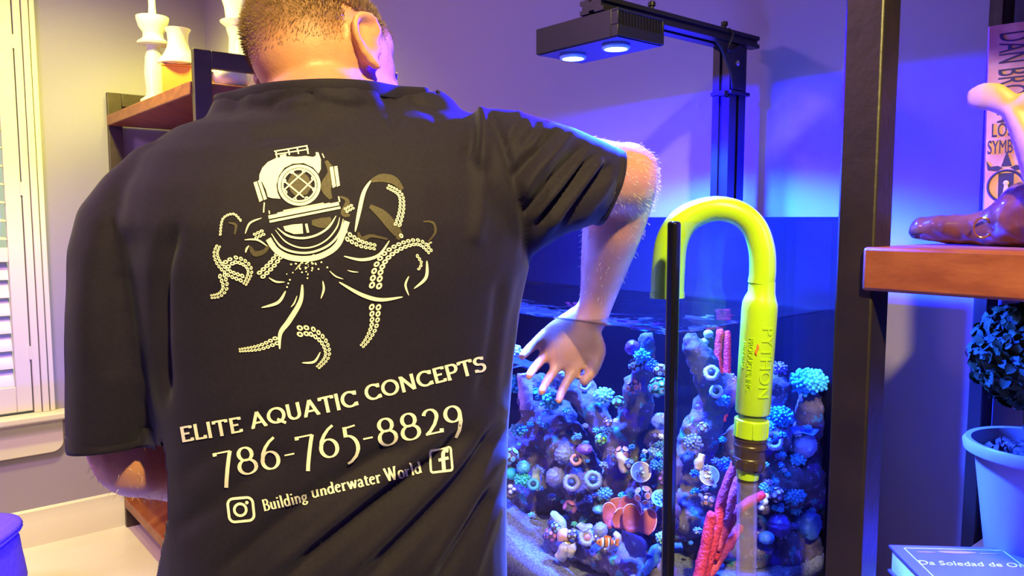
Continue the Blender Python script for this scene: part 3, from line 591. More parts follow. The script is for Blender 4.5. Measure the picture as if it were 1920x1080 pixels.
fill_lab = 'tiny coral tuft scattered over the rocks behind the right glass'
for k in range(80):
    x, y = R.uniform(1290, 1545), R.uniform(790, 1070)
    if 1380 < x < 1425: continue
    clump(x, y, R.uniform(.22, .40), R.uniform(4, 9), R.choice([WHT, (.08, .35, .85), (.10, .55, .85), (.25, .25, .75), (.08, .6, .7)]), fill_lab, 16, nub=.24, group='tiny coral tufts on the right-hand rocks', name='coral_tuft')
for k in range(60):
    x, y = R.uniform(952, 1250), R.uniform(770, 1000)
    clump(x, y, R.uniform(.22, .34), R.uniform(4, 8), R.choice([WHT, CY, (.10, .30, .6), (.12, .45, .55), (.25, .20, .45), (.22, .25, .4)]), 'tiny coral tuft scattered over the rocks behind the left glass', 16, nub=.26, group='tiny coral tufts on the left-hand rocks', name='coral_tuft')
# red gorgonians at the back and the red finger sponge in front
M_red = mat('red_sponge', (.86, .055, .075), .65, noise_col=(.72, .03, .05), nscale=90, bump=.9, bscale=260); M_red2 = mat('pink_sponge_tip', (.90, .11, .15), .65, bump=.9, bscale=260, noise_col=(.82, .07, .1), nscale=90)
def branches(name, label, chains, t, r, mts, cat='coral', tdelta=0):
    c = TP(chains[0][0][0], chains[0][0][1], t); root = empty(name, c, label=label, category=cat)
    for i, ch in enumerate(chains):
        pts = spline([TP(x, y, t + tdelta * i) for x, y in ch], 7); rr = pxr(pts[0], r); n_ = len(pts); m = MB().tube(pts, [rr * (1.1 - .35 * k / (n_ - 1)) for k in range(n_)], 16); m.ball(pts[-1], rr * .75, None, 12, 8)
        for k, v in enumerate(m.v): m.v[k] = inside(v + Vector((noise.noise(v * 130), noise.noise(v * 130 + Vector((9, 2, 4))), noise.noise(v * 130 + Vector((1, 8, 4))))) * rr * .24)
        obj('branch', m, mts[i % len(mts)], root, sharp=0)
branches('gorgonian', 'red upright gorgonian in the back behind the forked rock at left', [[(1098, 730), (1092, 690), (1084, 645), (1078, 602)], [(1098, 730), (1098, 660), (1102, 600)], [(1092, 690), (1066, 650), (1064, 612)]], .72, 6.5, [M_red], tdelta=.02)
branches('gorgonian', 'red upright gorgonian in the back between corner seam and siphon', [[(1352, 790), (1348, 720), (1346, 660), (1350, 622)], [(1356, 780), (1362, 700), (1364, 625)]], .80, 8, [M_red], tdelta=.02)
branches('finger_sponge', 'bright red finger sponge leaning right behind the clear hose at the bottom', [[(1308, 1092), (1320, 1040), (1329, 990), (1333, 966)], [(1316, 1085), (1334, 1022), (1347, 972), (1357, 925), (1378, 872)], [(1338, 1030), (1356, 985), (1371, 938), (1384, 900)], [(1334, 1046), (1362, 985), (1390, 952), (1428, 928)], [(1318, 1092), (1346, 1048), (1368, 1018), (1386, 990)]], .035, 10.5, [M_red, M_red, M_red2, M_red, M_red2], 'sponge', .012)
# fish
cf = TP(1136, 1017, .02); FX = Vector((1, .12, -.05)).normalized(); s = pxr(cf, 1)
fish = empty('clownfish', cf, label='small orange and white clownfish swimming over the arched rock', category='fish')
fz = ZX; fy = FX.cross(fz).normalized(); fz = fy.cross(FX).normalized(); fz = fz if fz.z > 0 else -fz
M_or = mat('orange_scales', (.88, .26, .05), .4); M_wh = mat('white_scales', (.9, .95, 1), .35); M_bk = mat('black_scales', (.012, .012, .03), .4)
bprof = [(-17, 1), (-14, 5), (-9, 8), (-3, 9.5), (3, 9), (9, 6.5), (14, 3.5), (17, 2.6)]
def fsec(x): return float(np.interp(x, [q[0] for q in bprof], [q[1] for q in bprof]))
def fbody(x0, x1, k, n=8): return MB().ring_loft([[cf + FX * (x * s) + (fy * (.55 * math.cos(a)) + fz * math.sin(a)) * (fsec(x) * k * s) for a in [2 * math.pi * i / 16 for i in range(16)]] for x in np.linspace(x0, x1, n)])
obj('body', fbody(-17, 17, 1, 18), M_or, fish, sharp=0)
for x0, x1 in ((-8.5, -4.5), (3, 6), (14, 16.5)):
    obj('white_band', fbody(x0, x1, 1.05, 5), M_wh, fish, sharp=0); obj('black_band', fbody(x1, x1 + 2.0, 1.04, 4), M_bk, fish, sharp=0)
def fin(name, pts, mt, par, c_=None, ax_=None):
    c_ = c_ or cf; X_, Z_, Y_ = ax_ or (FX, fz, fy); m = MB().ring_loft([[c_ + X_ * (x * s) + Z_ * (z * s) + Y_ * (e * s) for x, z in pts] for e in (-.45, .45)]); obj(name, m, mt, par)
fin('tail_fin', [(15, 2), (19, 6), (24, 7), (23, 0), (24, -7), (19, -6), (15, -2)], M_or, fish); fin('dorsal_fin', [(-6, 9), (-2, 13), (4, 12), (8, 11), (11, 6), (0, 8)], M_or, fish); fin('belly_fin', [(-4, -8), (-2, -14), (2, -12), (3, -8)], M_wh, fish)
for e in (-1, 1): obj('eye', MB().ball(cf + FX * (-12.5 * s) + fz * (2 * s) + fy * (e * 3.0 * s), 1.3 * s, None, 10, 7), M_bk, fish)
cf2 = TP(1190, 1022, .015); s = pxr(cf2, 1); FX2 = Vector((.62, .15, -.76)).normalized(); ty = (CAMP - cf2).normalized(); ty = (ty - FX2 * ty.dot(FX2)).normalized(); tz = FX2.cross(ty).normalized(); tz = tz if tz.x > 0 else -tz
M_tang = mat('deep_blue_scales', (.030, .035, .62), .4, noise_col=(.02, .02, .45), nscale=120); M_tang2 = mat('blue_fin', (.06, .10, .8), .4)
tang = empty('blue_fish', cf2, label='deep blue wedge-shaped fish with pointed snout below the rust leaf coral', category='fish')
tp = [(-38, .8), (-30, 5), (-20, 10), (-8, 15.5), (6, 17), (18, 13), (26, 6), (30, 3.5)]
obj('body', MB().ring_loft([[cf2 + FX2 * (x * s) + (ty * (.32 * math.cos(a)) + tz * math.sin(a)) * (r * s) for a in [2 * math.pi * i / 20 for i in range(20)]] for x, r in [(v.x, v.y) for v in spline([(x, r, 0) for x, r in tp], 4)]]), M_tang, tang, sharp=0)
for nm, pts in (('dorsal_fin', [(-14, 12), (-4, 18), (10, 20), (22, 14), (20, 10), (4, 14)]), ('anal_fin', [(-2, -15), (10, -20), (22, -14), (20, -9), (6, -13)]), ('tail_fin', [(27, 3), (34, 9), (42, 11), (38, 0), (42, -11), (34, -9), (27, -3)])): fin(nm, pts, M_tang2, tang, cf2, (FX2, tz, ty))
fin('pectoral_fin', [(-12, 1), (-4, 4), (-2, -3)], M_tang2, tang, cf2 + ty * (5.2 * s), (FX2, tz, ty))
for e in (-1, 1): obj('eye', MB().ball(cf2 + FX2 * (-26 * s) + tz * (1.5 * s) + ty * (e * 2.1 * s), 1.6 * s, None, 10, 7), M_bk, tang)

# ------------------------------------------------------------------ aquarium lamp on its post
lamp = empty('aquarium_light', W(1.295, .893, 0), label='black two-lens LED aquarium light on an aluminium post and arm', category='aquarium light')
HU0, HU1, HV0, HV1 = .917, 1.030, .838, 1.028; HZ0 = LAMP_Z; HZ1 = HZ0 + .043
m = MB(); m.ubox(HU0, HU1, HV0 + .014, HV1, HZ0, HZ1)              # body with a vented end
m.ubox(HU0, HU1, HV0, HV0 + .014, HZ0, HZ0 + .018); m.ubox(HU0, HU1, HV0, HV0 + .014, HZ1 - .004, HZ1)
m.ubox(HU0, HU0 + .004, HV0, HV0 + .014, HZ0 + .018, HZ1 - .004); m.ubox(HU1 - .004, HU1, HV0, HV0 + .014, HZ0 + .018, HZ1 - .004)
housing = obj('housing', m, M_black, lamp, bevel=.001)
for k in range(14):
    uu = HU0 + .009 + k * (HU1 - HU0 - .018) / 13
    obj('fin', MB().ubox(uu - .0016, uu + .0016, HV0 + .0005, HV0 + .0139, HZ0 + .0181, HZ1 - .0041), M_black, housing)
obj('face_plate', MB().ubox(HU0 + .003, HU1 - .003, HV0 + .003, HV1 - .003, HZ0 - .0015, HZ0), M_black, housing)
for lu, lv in LENS:
    ring = obj('lens_ring', MB().lathe([(.0225, 0), (.0235, -.003), (.022, -.006), (.019, -.0065), (.019, 0)], W(lu, lv, HZ0 - .0014), 28), M_diffuser, lamp)
    m = MB()
    for k in range(7):
        a = k * math.pi / 3; rr = .0115 if k else 0
        m.ball(W(lu + rr * math.cos(a), lv + rr * math.sin(a), HZ0 - .004), (.0066, .0066, .0045), nu=10, nv=6)
    obj('lens', m, M_lens, lamp)
for lu, lv in ((1.008, .90), (1.008, .945)): obj('sensor_dot', MB().ball(W(lu, lv, HZ0 - .001), (.002, .002, .0012), nu=8, nv=5), M_diffuser, lamp)
AV0, AV1 = .866, .918; AZ0 = HZ1 + .001; AZ1 = AZ0 + .022
def extrusion(u0, u1, va, vb, za, zb):   # slotted rail running along U
    hv = (va + vb) / 2; hz = (za + zb) / 2
    pr = [(va, za), (hv - .006, za), (hv - .006, za + .004), (hv + .006, za + .004), (hv + .006, za), (vb, za), (vb, hz - .004), (vb - .005, hz - .004), (vb - .005, hz + .004), (vb, hz + .004), (vb, zb), (hv + .006, zb), (hv + .006, zb - .004), (hv - .006, zb - .004), (hv - .006, zb), (va, zb), (va, hz + .004), (va + .005, hz + .004), (va + .005, hz - .004), (va, hz - .004)]
    return MB().ring_loft([[W(u, v, z) for v, z in pr] for u in (u0, u1)])
obj('arm', extrusion(.914, 1.352, AV0, AV1, AZ0, AZ1), M_black, lamp)
PU0, PU1, PV0, PV1 = 1.268, 1.322, .874, .912
hu = (PU0 + PU1) / 2; hv = (PV0 + PV1) / 2; d = .005
pr = [(PU0, PV0), (hu - .004, PV0), (hu - .004, PV0 + d), (hu + .004, PV0 + d), (hu + .004, PV0), (PU1, PV0), (PU1, hv - .004), (PU1 - d, hv - .004), (PU1 - d, hv + .004), (PU1, hv + .004), (PU1, PV1), (PU0, PV1), (PU0, hv + .004), (PU0 + d, hv + .004), (PU0 + d, hv - .004), (PU0, hv - .004)]
obj('post', MB().ring_loft([[W(u, v, z) for u, v in pr] for z in (.0, AZ0 - .001)]), M_black, lamp)
m = MB()   # gusset bracket under the arm
gp = [(PU0 - .055, AZ0 - .002), (PU1 - .012, AZ0 - .002), (PU1 - .012, AZ0 - .085), (PU0 + .004, AZ0 - .085), (PU0 - .002, AZ0 - .055), (PU0 - .035, AZ0 - .014)]
m.ring_loft([[W(u, v, z) for u, z in gp] for v in (PV0 - .005, PV0 - .0005)])
br = obj('bracket', m, M_black, lamp, bevel=.001)
obj('screw', MB().lathe([(.0052, 0), (.0052, .002), (.003, .0035)], W(PU0 + .016, PV0 - .005, AZ0 - .036), 14, axis=-VX), mat('steel_screw', (.8, .72, .55), .3, 1), br)
for uu, zz in ((1.045, AZ1), (PU0 - .015, AZ1)):
    k = obj('thumb_screw', MB().lathe([(.004, 0), (.004, .008), (.0065, .009), (.0065, .015), (.003, .017)], W(uu, AV0 + .012, zz - .001), 14), M_black, lamp)
m = MB(); m.ubox(PU0 - .004, PU1 + .004, PV0 - .007, PV1 + .002, AZ0 - .094, AZ0 - .087); m.ubox(PU0 - .016, PU0 - .004, PV0, PV0 + .012, AZ0 - .098, AZ0 - .088)
obj('cable_tie', m, M_black, lamp, bevel=.0008)
pc = spline([W(PU0 - .012, AV0 + .004, AZ1 + .001), W(PU0 - .014, AV0 - .006, AZ1 - .012), W(PU0 - .02, PV0 - .008, AZ0 - .018), W(PU0 + .02, PV0 - .009, AZ0 - .004)], 6)
obj('cable', MB().tube(pc, .0025, 8), M_black, lamp)

# ------------------------------------------------------------------ lime siphon hook over the rim with its hose
def txt(s, size, depth=.0008, res=3):
    cu = bpy.data.curves.new('t', 'FONT'); cu.body = s; cu.size = size; cu.extrude = depth / 2; cu.resolution_u = res; cu.align_x = 'CENTER'; cu.align_y = 'CENTER'
    o = bpy.data.objects.new('t', cu); COL.objects.link(o); dg = bpy.context.evaluated_depsgraph_get(); dg.update()
    me = bpy.data.meshes.new_from_object(o.evaluated_get(dg)); bpy.data.objects.remove(o); bpy.data.curves.remove(cu)
    bm = bmesh.new(); bm.from_mesh(me); k = -12                       # slice across so that the letters can bend
    while k <= 12: bmesh.ops.bisect_plane(bm, geom=bm.verts[:] + bm.edges[:] + bm.faces[:], plane_co=(0, k * size * .07, 0), plane_no=(0, 1, 0)); k += 1
    bm.to_mesh(me); bm.free(); return me
hp = [(1251, 556, 1.085), (1253, 505, 1.084), (1259, 455, 1.082), (1277, 420, 1.079), (1306, 400, 1.075), (1345, 391, 1.068), (1385, 400, 1.062), (1414, 426, 1.057), (1428, 466, 1.052), (1430, 508, 1.05), (1427, 532, 1.05)]
hr = [.0232, .0230, .0222, .0206, .0186, .0170, .0168, .0170, .0174, .0175, .0176]
sip = empty('siphon_hook', P(1425, 560, 1.05), label='lime green siphon hook hanging over the tank rim with clear hose', category='siphon')
pts = spline([P(*q) for q in hp], 6); rad = spl1(hr, 6)
hook = obj('hook_pipe', MB().tube(pts, rad, 28), M_lime, sip, sharp=50)
obj('pipe_end', MB().tube([P(1251, 548, 1.085), P(1251, 558, 1.085)], [.0240, .0240], 28), M_lime, hook)
B0, B1 = P(1424, 575, 1.05), P(1411, 774, 1.05); bd = (B1 - B0).normalized()
m = MB(); q0 = P(1429, 528, 1.05)
m.tube([q0, P(1428, 548, 1.05), P(1426, 560, 1.05), P(1425, 568, 1.05), P(1424, 580, 1.05), B1 - bd * .003, B1], [.0175, .0180, .0212, .0232, .0237, .0234, .0222], 36)
body = obj('body_tube', m, M_lime, sip, sharp=50)
def seg(a, b, r0, r1, n=32): return MB().tube([P(*a), P(*b)], [r0, r1], n)
obj('neck_ring', seg((1411, 774, 1.05), (1410, 786, 1.05), .0190, .0190), mat('dull_green_plastic', (.16, .26, .03), .4), sip)
m = seg((1410, 785, 1.05), (1407, 819, 1.05), .0236, .0232)
nut = obj('union_nut', m, M_lime, sip, bevel=.0015)
c0, c1 = P(1410, 787, 1.05), P(1407, 817, 1.05)
for k in range(6):
    a = k * math.pi / 3 + .35; e = Vector((math.cos(a), math.sin(a), 0)); mid = (c0 + c1) / 2 + e * .0236
    obj('grip_rib', MB().box(mid, (.0012, .0012, .0105), (e, Vector((-e.y, e.x, 0)), -bd)), M_lime, nut, bevel=.0005)
m = MB().tube([P(1407, 819, 1.05), P(1407, 824, 1.05), P(1406.6, 826, 1.05), P(1406.4, 831, 1.05), P(1406.2, 833, 1.05), P(1406, 838, 1.05), P(1405.5, 841, 1.05), P(1405, 855, 1.05), P(1404.5, 857, 1.05), P(1404, 872, 1.05), P(1403, 879, 1.05)],
              [.0222, .0224, .0213, .0213, .0222, .0222, .0208, .0206, .0216, .0214, .0190], 36)
cpl = obj('coupling', m, M_coupling, sip, sharp=30)
c0, c1 = P(1404.5, 858, 1.05), P(1404, 876, 1.05)
for k in range(9):
    a = k * 2 * math.pi / 9; e = Vector((math.cos(a), math.sin(a), 0)); mid = (c0 + c1) / 2 + e * .0208
    obj('grip_rib', MB().box(mid, (.0016, .003, .0062), (e, Vector((-e.y, e.x, 0)), -bd)), M_coupling, cpl, bevel=.0006)
obj('hose_adapter', seg((1403, 877, 1.05), (1401.5, 896, 1.05), .0164, .0148), M_lime, sip)
obj('hose_clip', seg((1401.5, 895, 1.05), (1401, 905, 1.05), .0138, .0134), M_coupling, sip)
hs = spline([P(1401, 902, 1.05), P(1400.5, 960, 1.048), P(1400, 1040, 1.043), P(1399, 1150, 1.03), P(1396, 1400, .99), Vector((.30, .93, .30)), Vector((.22, .80, .06)), Vector((.02, .55, .016)), Vector((-.3, .2, .016))], 8)
m = MB().tube(hs, .0137, 20, caps=False); obj('clear_hose', m, M_hose, sip, sharp=60)
obj('water_core', MB().tube(hs[1:], .0095, 16, caps=True), clear_mat('hose_water', (.90, .86, .95), 1.15, .1), sip, sharp=60)
# raised lettering wrapped round the body, read from top to bottom
axis = bd; toc = (CAMP - (B0 + B1) / 2); toc = (toc - axis * toc.dot(axis)).normalized(); right = axis.cross(toc); right = right if right.x > 0 else -right
def wrap(s, size, along, ang0, name, m_=None, rr=.0239):
    me = txt(s, size, .0013); a = coords(me); out = []
    base = B0 + bd * along
    for x, y, z in a:                      # x runs down the tube, y points to the right
        t = ang0 + y / rr
        out.append(base + bd * x + (right * math.sin(t) + toc * math.cos(t)) * (rr + .0001 + z))
    for v, p in zip(me.vertices, out): v.co = p
    o = obj(name, me, m_ or M_lime, body, sharp=30); return o
wrap('PYTHON', .0245, .074, .56, 'raised_lettering'); wrap('PRODUCTS, INC.', .0098, .078, -.33, 'raised_lettering'); wrap('MADE IN USA', .0062, .066, -.76, 'raised_lettering')
mk = [B0 + bd * (.048 + .002 * k) + (right * math.sin(.02 + .05 * math.sin(k * .8)) + toc * math.cos(.02)) * .0240 for k in range(9)]
obj('orange_mark', MB().tube(mk, [.0005, .0014, .0018, .0018, .0016, .0016, .0018, .0014, .0004], 8), mat('orange_stain', (.75, .20, .01), .5), body)

# ------------------------------------------------------------------ things on the left bookshelf
M_ceramic = mat('white_ceramic', (.58, .56, .50), .35); M_gloss = mat('glossy_white_ceramic', (.62, .60, .58), .08, coat=.6)
BT = 2.0045
def on_board(px, py): return PZ(px, py, BT)
b = W(.98, 3.5, BT); sc = (b - CAMP).length / FPX * 1.07
prof = [(0, 0), (22, 0), (22, 4), (14, 10), (13, 20), (15, 45), (13, 70), (9, 85), (11, 88), (23, 90), (24, 93), (17, 98), (15, 101), (15, 108), (21, 116), (24, 128), (24, 132), (6, 134), (5, 150), (5, 158), (2, 162), (0, 162)]
sx = empty('candle_holder', b, label='tall white turned candle holder with a spike on the corner bookshelf', category='candle holder')
obj('body', MB().lathe(prof[:-5] + [(6, 134), (0, 134)], b, 36, scale=sc * .985), M_ceramic, sx, sharp=40)
obj('spike', MB().lathe([(0, 133), (6, 133), (5, 150), (5, 158), (2, 162), (0, 162)], b, 16, scale=sc * .985), M_ceramic, sx)
M_box = mat('orange_box_card', (.58, .22, .022), .5)
bx_c = W(1.01, 3.275, BT)
obx = empty('gift_box', bx_c, label='orange square box with white vase standing on it', category='box')
hb = .112
obj('box_body', MB().box(bx_c + ZX * (hb / 2 + .001), (.055, .055, hb / 2), (Vector((.97, .24, 0)), Vector((-.24, .97, 0)), ZX)), M_box, obx, bevel=.002)
obj('box_lid', MB().box(bx_c + ZX * (hb + .005), (.057, .057, .004), (Vector((.97, .24, 0)), Vector((-.24, .97, 0)), ZX)), M_box, obx, bevel=.002)
vb = bx_c + ZX * (hb + .0095)
s3 = (vb - CAMP).length / FPX
obj('vase', MB().lathe([(0, 0), (26, 0), (34, 3), (33, 8), (24, 18), (18, 30), (16, 42), (17, 54), (20, 60), (21, 62), (18, 61), (15, 52), (0, 48)], vb, 36, scale=s3 * .98), M_ceramic, label='small white flared vase standing on the orange box', cat='vase')
b = W(1.09, 2.945, BT); s2 = (b - CAMP).length / FPX
obj('bowl_vase', MB().lathe([(0, 0), (20, 0), (29, 6), (34, 16), (33, 24), (26, 31), (13, 36), (12, 42), (15, 45), (10, 44), (8, 36), (0, 34)], b, 36, scale=s2), M_gloss, label='glossy round white vase on the shelf next to the man\'s head', cat='vase')
b = W(1.00, 2.935, BT); s2 = (b - CAMP).length / FPX
obj('small_cup', MB().lathe([(0, 0), (6, 0), (8, 8), (10, 22), (11, 30), (9, 29), (7, 10), (0, 6)], b, 20, scale=s2 * .9), M_gloss, label='little glossy white cup between orange box and round vase', cat='cup')
b = W(1.06, 3.07, BT); s2 = (b - CAMP).length / FPX
obj('wooden_block', MB().box(b + ZX * .026, (.03, .03, .025), (Vector((.8, .6, 0)), Vector((-.6, .8, 0)), ZX)), M_box, bevel=.002, label='small orange block behind the white cup on the shelf', cat='block')
b = W(1.215, 3.13, BT); s2 = (b - CAMP).length / FPX
obj('tall_vase', MB().lathe([(0, 0), (26, 0), (30, 10), (24, 60), (22, 100), (27, 118), (35, 124), (36, 127), (26, 130), (28, 150), (40, 190), (36, 192), (24, 150), (0, 140)], b, 36, scale=s2), M_gloss, sharp=40, label='tall white goblet vase rising behind the man\'s head', cat='vase')
b = PU(287, 950, 1.02); b.z = .156
fg = empty('silver_figurine', b, label='small grey silver figurine on the bottom shelf below the man\'s elbow', category='figurine')
M_silver = mat('grey_silver', (.45, .42, .42), .35, .5)
obj('base', MB().lathe([(0, 0), (.03, 0), (.03, .008), (.022, .012), (0, .012)], b, 20), M_silver, fg)
obj('body', MB().lathe([(0, .011), (.016, .012), (.022, .035), (.014, .06), (.010, .068), (0, .07)], b, 18), M_silver, fg)
obj('head', MB().ball(b + ZX * .08, (.014, .014, .016), nu=12, nv=8), M_silver, fg)
# blue pouf in the near left corner
M_pouf = mat('violet_blue_fabric', (.10, .045, .62), .85, noise_col=(.13, .06, .7), nscale=60, bump=.3, bscale=240)
pc = Vector((-2.17, 2.45, 0)); pz = .415; ZK = .415 / .592
pf = empty('pouf', pc, label='violet blue upholstered pouf with creased side near the window', category='pouf')
def pouf_ring(z, r, k):
    return [pc + Vector((math.cos(t), math.sin(t), 0)) * ((abs(math.cos(t - .1)) ** 5 + abs(math.sin(t - .1)) ** 5) ** -.2) * (r + k * .012 * noise.noise(Vector((math.cos(t) * 3, math.sin(t) * 3, z * 14)))) + ZX * z for t in [2 * math.pi * i / 72 for i in range(72)]]
zs = [z_ * ZK for z_ in (.04, .06, .12, .2, .28, .36, .42, .47, .50, .53, .548)]
rs = [.37, .39, .40, .403, .404, .402, .40, .396, .39, .376, .36]
obj('body', MB().ring_loft([pouf_ring(z, r, 1) for z, r in zip(zs, rs)]), M_pouf, pf, sharp=0)
obj('cushion_top', MB().ring_loft([pouf_ring(z, r, .6) for z, r in ((.545 * ZK, .36), (.549 * ZK, .392), (.562 * ZK, .400), (.578 * ZK, .394), (.589 * ZK, .37), (pz, .31), (pz + .004, .2), (pz + .005, .05))]), M_pouf, pf, sharp=0)
pw = [p for p in pouf_ring(.546 * ZK, .398, 0)]
obj('piping', MB().tube(pw + [pw[0]], .006, 8), M_pouf, pf)
for dx, dy in ((-.28, -.28), (.28, -.28), (-.28, .28), (.28, .28)): obj('foot', MB().lathe([(0, 0), (.022, 0), (.03, .045), (0, .045)], pc + Vector((dx, dy, 0)), 14), M_iron, pf)
# ------------------------------------------------------------------ things on the right bookshelf
# hardback standing on the upper board
M_cover = mat('mottled_book_cover', (.45, .17, .13), .55, noise_col=(.62, .34, .26), nscale=30)
M_ink = mat('dark_ink', (.035, .022, .06), .55)
M_page = mat('paper_pages', (.75, .70, .58), .8)
bc = PU(1892, 300, 1.165); bc.z = BZ1 + .0005
bk = empty('book', bc, label='upright hardback novel with big dark title letters on its spine', category='book')
tocam = Vector((-bc.x, -bc.y, 0)).normalized()
fx = Matrix.Rotation(math.radians(-4), 3, 'Z') @ tocam; rx = Vector((-fx.y, fx.x, 0))      # fx faces the viewer, rx runs along the spine's width to the right
rx = rx if rx.x > 0 else -rx
tilt = Matrix.Rotation(math.radians(1.2), 3, fx); upv = tilt @ ZX; rxt = tilt @ rx
BH, BW, BD = .286, .052, .165
def bkp(x, y, z): return bc + rxt * x + upv * y - fx * z
m = MB()
spn = [(-BW / 2, .0), (-BW / 2 + .002, -.0035), (0, -.004), (BW / 2 - .002, -.0035), (BW / 2, 0)]
pl = spn + [(BW / 2, BD), (BW / 2 - .003, BD), (BW / 2 - .003, .004), (-BW / 2 + .003, .004), (-BW / 2 + .003, BD), (-BW / 2, BD)]
m.ring_loft([[bkp(x, y, z) for x, z in pl] for y in (.001, BH)]); cov = obj('cover', m, M_cover, bk, sharp=50)
obj('pages', MB().box(bkp(0, BH / 2, .082), (BW / 2 - .0035, BH / 2 - .005, .076), (rxt, upv, fx)), M_page, bk)
def on_spine(me, cx, cy, rot, sx=1, sy=1):
    for v in me.vertices:
        x, y = v.co.x * sx, v.co.y * sy
        if rot: x, y = y, -x
        X = cx + x; v.co = bkp(X, cy + y, -.0041 - v.co.z)
    return me
obj('title_lettering', on_spine(txt('DAN BROWN', .034, .0006), .002, .217, True, .55, 1.40), M_ink, cov)
obj('title_lettering', on_spine(txt('THE', .010, .0006), 0, .166, False), M_ink, cov)
obj('title_lettering', on_spine(txt('LOST', .024, .0006), -.002, .149, False, .58, 1.05), M_ink, cov)
obj('title_lettering', on_spine(txt('SYMBOL', .024, .0006), 0, .127, False, .50, 1.05), M_ink, cov)
m = MB(); ez = .076
m.torus(bkp(0, ez, -.0037), .0205, .0016, fx, 32, 6)
m.box(bkp(0, ez, -.0036), (.0085, .017, .0009), (rxt, upv, fx))
for s in (-1, 1):
    m.ring_loft([[bkp(s * x, y, z) for x, y in ((.004, ez + .024), (.010, ez + .027), (.018, ez + .026), (.023, ez + .034), (.021, ez + .022), (.010, ez + .020))] for z in (-.0042, -.0018)])
m.ring_loft([[bkp(x, y, z) for x, y in ((-.006, ez + .026), (0, ez + .046), (.006, ez + .026))] for z in (-.0044, -.002)])
obj('cover_emblem', m, M_ink, cov)
m = MB(); m.ball(bkp(0, ez + .004, -.0046), (.0034, .0034, .0004), (rxt, upv, fx), 14, 6); m.ring_loft([[bkp(x, y, z) for x, y in ((-.002, ez + .002), (.002, ez + .002), (.0036, ez - .011), (-.0036, ez - .011))] for z in (-.0048, -.0040)])
obj('keyhole', m, mat('pale_ink', (.6, .45, .35), .6), cov)
# whale tail carving on a driftwood base
M_drift = mat('polished_brown_driftwood', (.095, .024, .012), .16, noise_col=(.17, .05, .02), nscale=22, coat=.5, bump=.25, bscale=40)
M_tail = mat('cream_carved_tail', (.52, .29, .14), .45)
wb = W(1.08, .30, BZ1)
wt = empty('whale_tail_carving', wb, label='cream whale tail carving on a glossy brown driftwood base', category='carving')
m = MB(); DU = 1.06
sp = [(1722, 436, 13), (1736, 430, 20), (1765, 430, 24), (1800, 432, 25), (1835, 431, 28), (1865, 426, 33), (1895, 419, 41), (1930, 408, 53), (1985, 400, 62), (2050, 415, 44), (2100, 430, 28)]
for i in range(len(sp) - 1):
    for t in (0, .33, .66):
        x, y, r = [sp[i][k] * (1 - t) + sp[i + 1][k] * t for k in range(3)]
        c = PU(x, y, DU); s_ = (c - CAMP).length / FPX; c.z = max(c.z, BZ1 + r * s_ * .9)
        m.ball(c, (r * s_ * 1.05, r * s_ * 1.1, r * s_), (-VX, UX, ZX), 16, 10)
dme = remeshed(m, .0035, 6); a = coords(dme); nn = normals(dme)
for i, v in enumerate(dme.vertices):
    p = Vector(a[i]); k = .0035 * noise.noise(p * 28) + .0016 * noise.noise(p * 80); v.co = p + Vector(nn[i]) * k
    if v.co.z < BZ1 + .0008: v.co.z = BZ1 + .0008
obj('driftwood_base', dme, M_drift, wt, sharp=0)
kn = PU(1842, 427, 1.03)
obj('wood_knot', MB().torus(kn, .0105, .0016, -UX + VX * -.4, 24, 8, fn=lambda t: 1 + .12 * math.cos(2 * t)), M_drift, wt)
m = MB(); TD = 1.02
stem = [(1992, 400, 40), (1972, 345, 36), (1945, 285, 29), (1917, 235, 21), (1895, 203, 15)]
for i in range(len(stem) - 1):
    for t in (0, .25, .5, .75):
        x, y, r = [stem[i][k] * (1 - t) + stem[i + 1][k] * t for k in range(3)]; m.ball(PU(x, y, TD), (r * .00072, r * .00072, r * .00072), None, 14, 10)
def fluke(side):
    q = [(1896, 202, 17, 13), (1880, 190, 20, 13), (1864, 182, 22, 12), (1848, 180, 22, 11), (1834, 182, 19, 9), (1825, 188, 13, 7)] if side < 0 else [(1905, 204, 17, 13), (1925, 196, 21, 13), (1950, 196, 22, 12), (1972, 204, 20, 10), (1985, 212, 14, 8)]
    for i in range(len(q) - 1):
        for t in (0, .5):
            x, y, r, th = [q[i][k] * (1 - t) + q[i + 1][k] * t for k in range(4)]
            m.ball(PU(x, y, TD), (r * .00076, th * .00072, r * .00076), (-VX, UX, ZX), 14, 10)
fluke(-1); fluke(1)
obj('whale_tail', remeshed(m, .003, 6), M_tail, wt, sharp=0)
# topiary in a pot on the lower board
M_pot = mat('white_glazed_pot', (.30, .27, .24), .4); M_leaf = mat('topiary_leaf', (.018, .048, .012), .6, noise_col=(.040, .085, .018), nscale=90, spec=.18); M_soil = mat('dark_bark_mulch', (.03, .022, .02), .9, noise_col=(.10, .08, .06), nscale=150, bump=1, bscale=200)
pb = P(1945, 900, 1.06); pb.z = BZ2
top = empty('topiary_plant', pb, label='round clipped topiary ball with small dark leaves in a white pot', category='potted plant')
ph = (P(1945, 836, 1.06).z - BZ2) + .004
obj('pot', MB().lathe([(0, 0), (.054, 0), (.057, .004), (.078, ph - .022), (.084, ph - .020), (.092, ph - .016), (.094, ph - .006), (.090, ph), (.083, ph - .001), (.078, ph - .014), (.074, ph - .05), (0, ph - .05)], pb, 56), M_pot, top, sharp=45)
m = MB()
for k in range(90):
    a, r = R.random() * 6.28, .072 * math.sqrt(R.random()); c = pb + Vector((math.cos(a) * r, math.sin(a) * r, ph - .020 + R.random() * .004))
    q = Vector((R.gauss(0, 1), R.gauss(0, 1), R.gauss(0, .4))).normalized(); m.box(c, (.010, .004, .0015), (q, q.orthogonal().normalized(), q.cross(q.orthogonal()).normalized()))
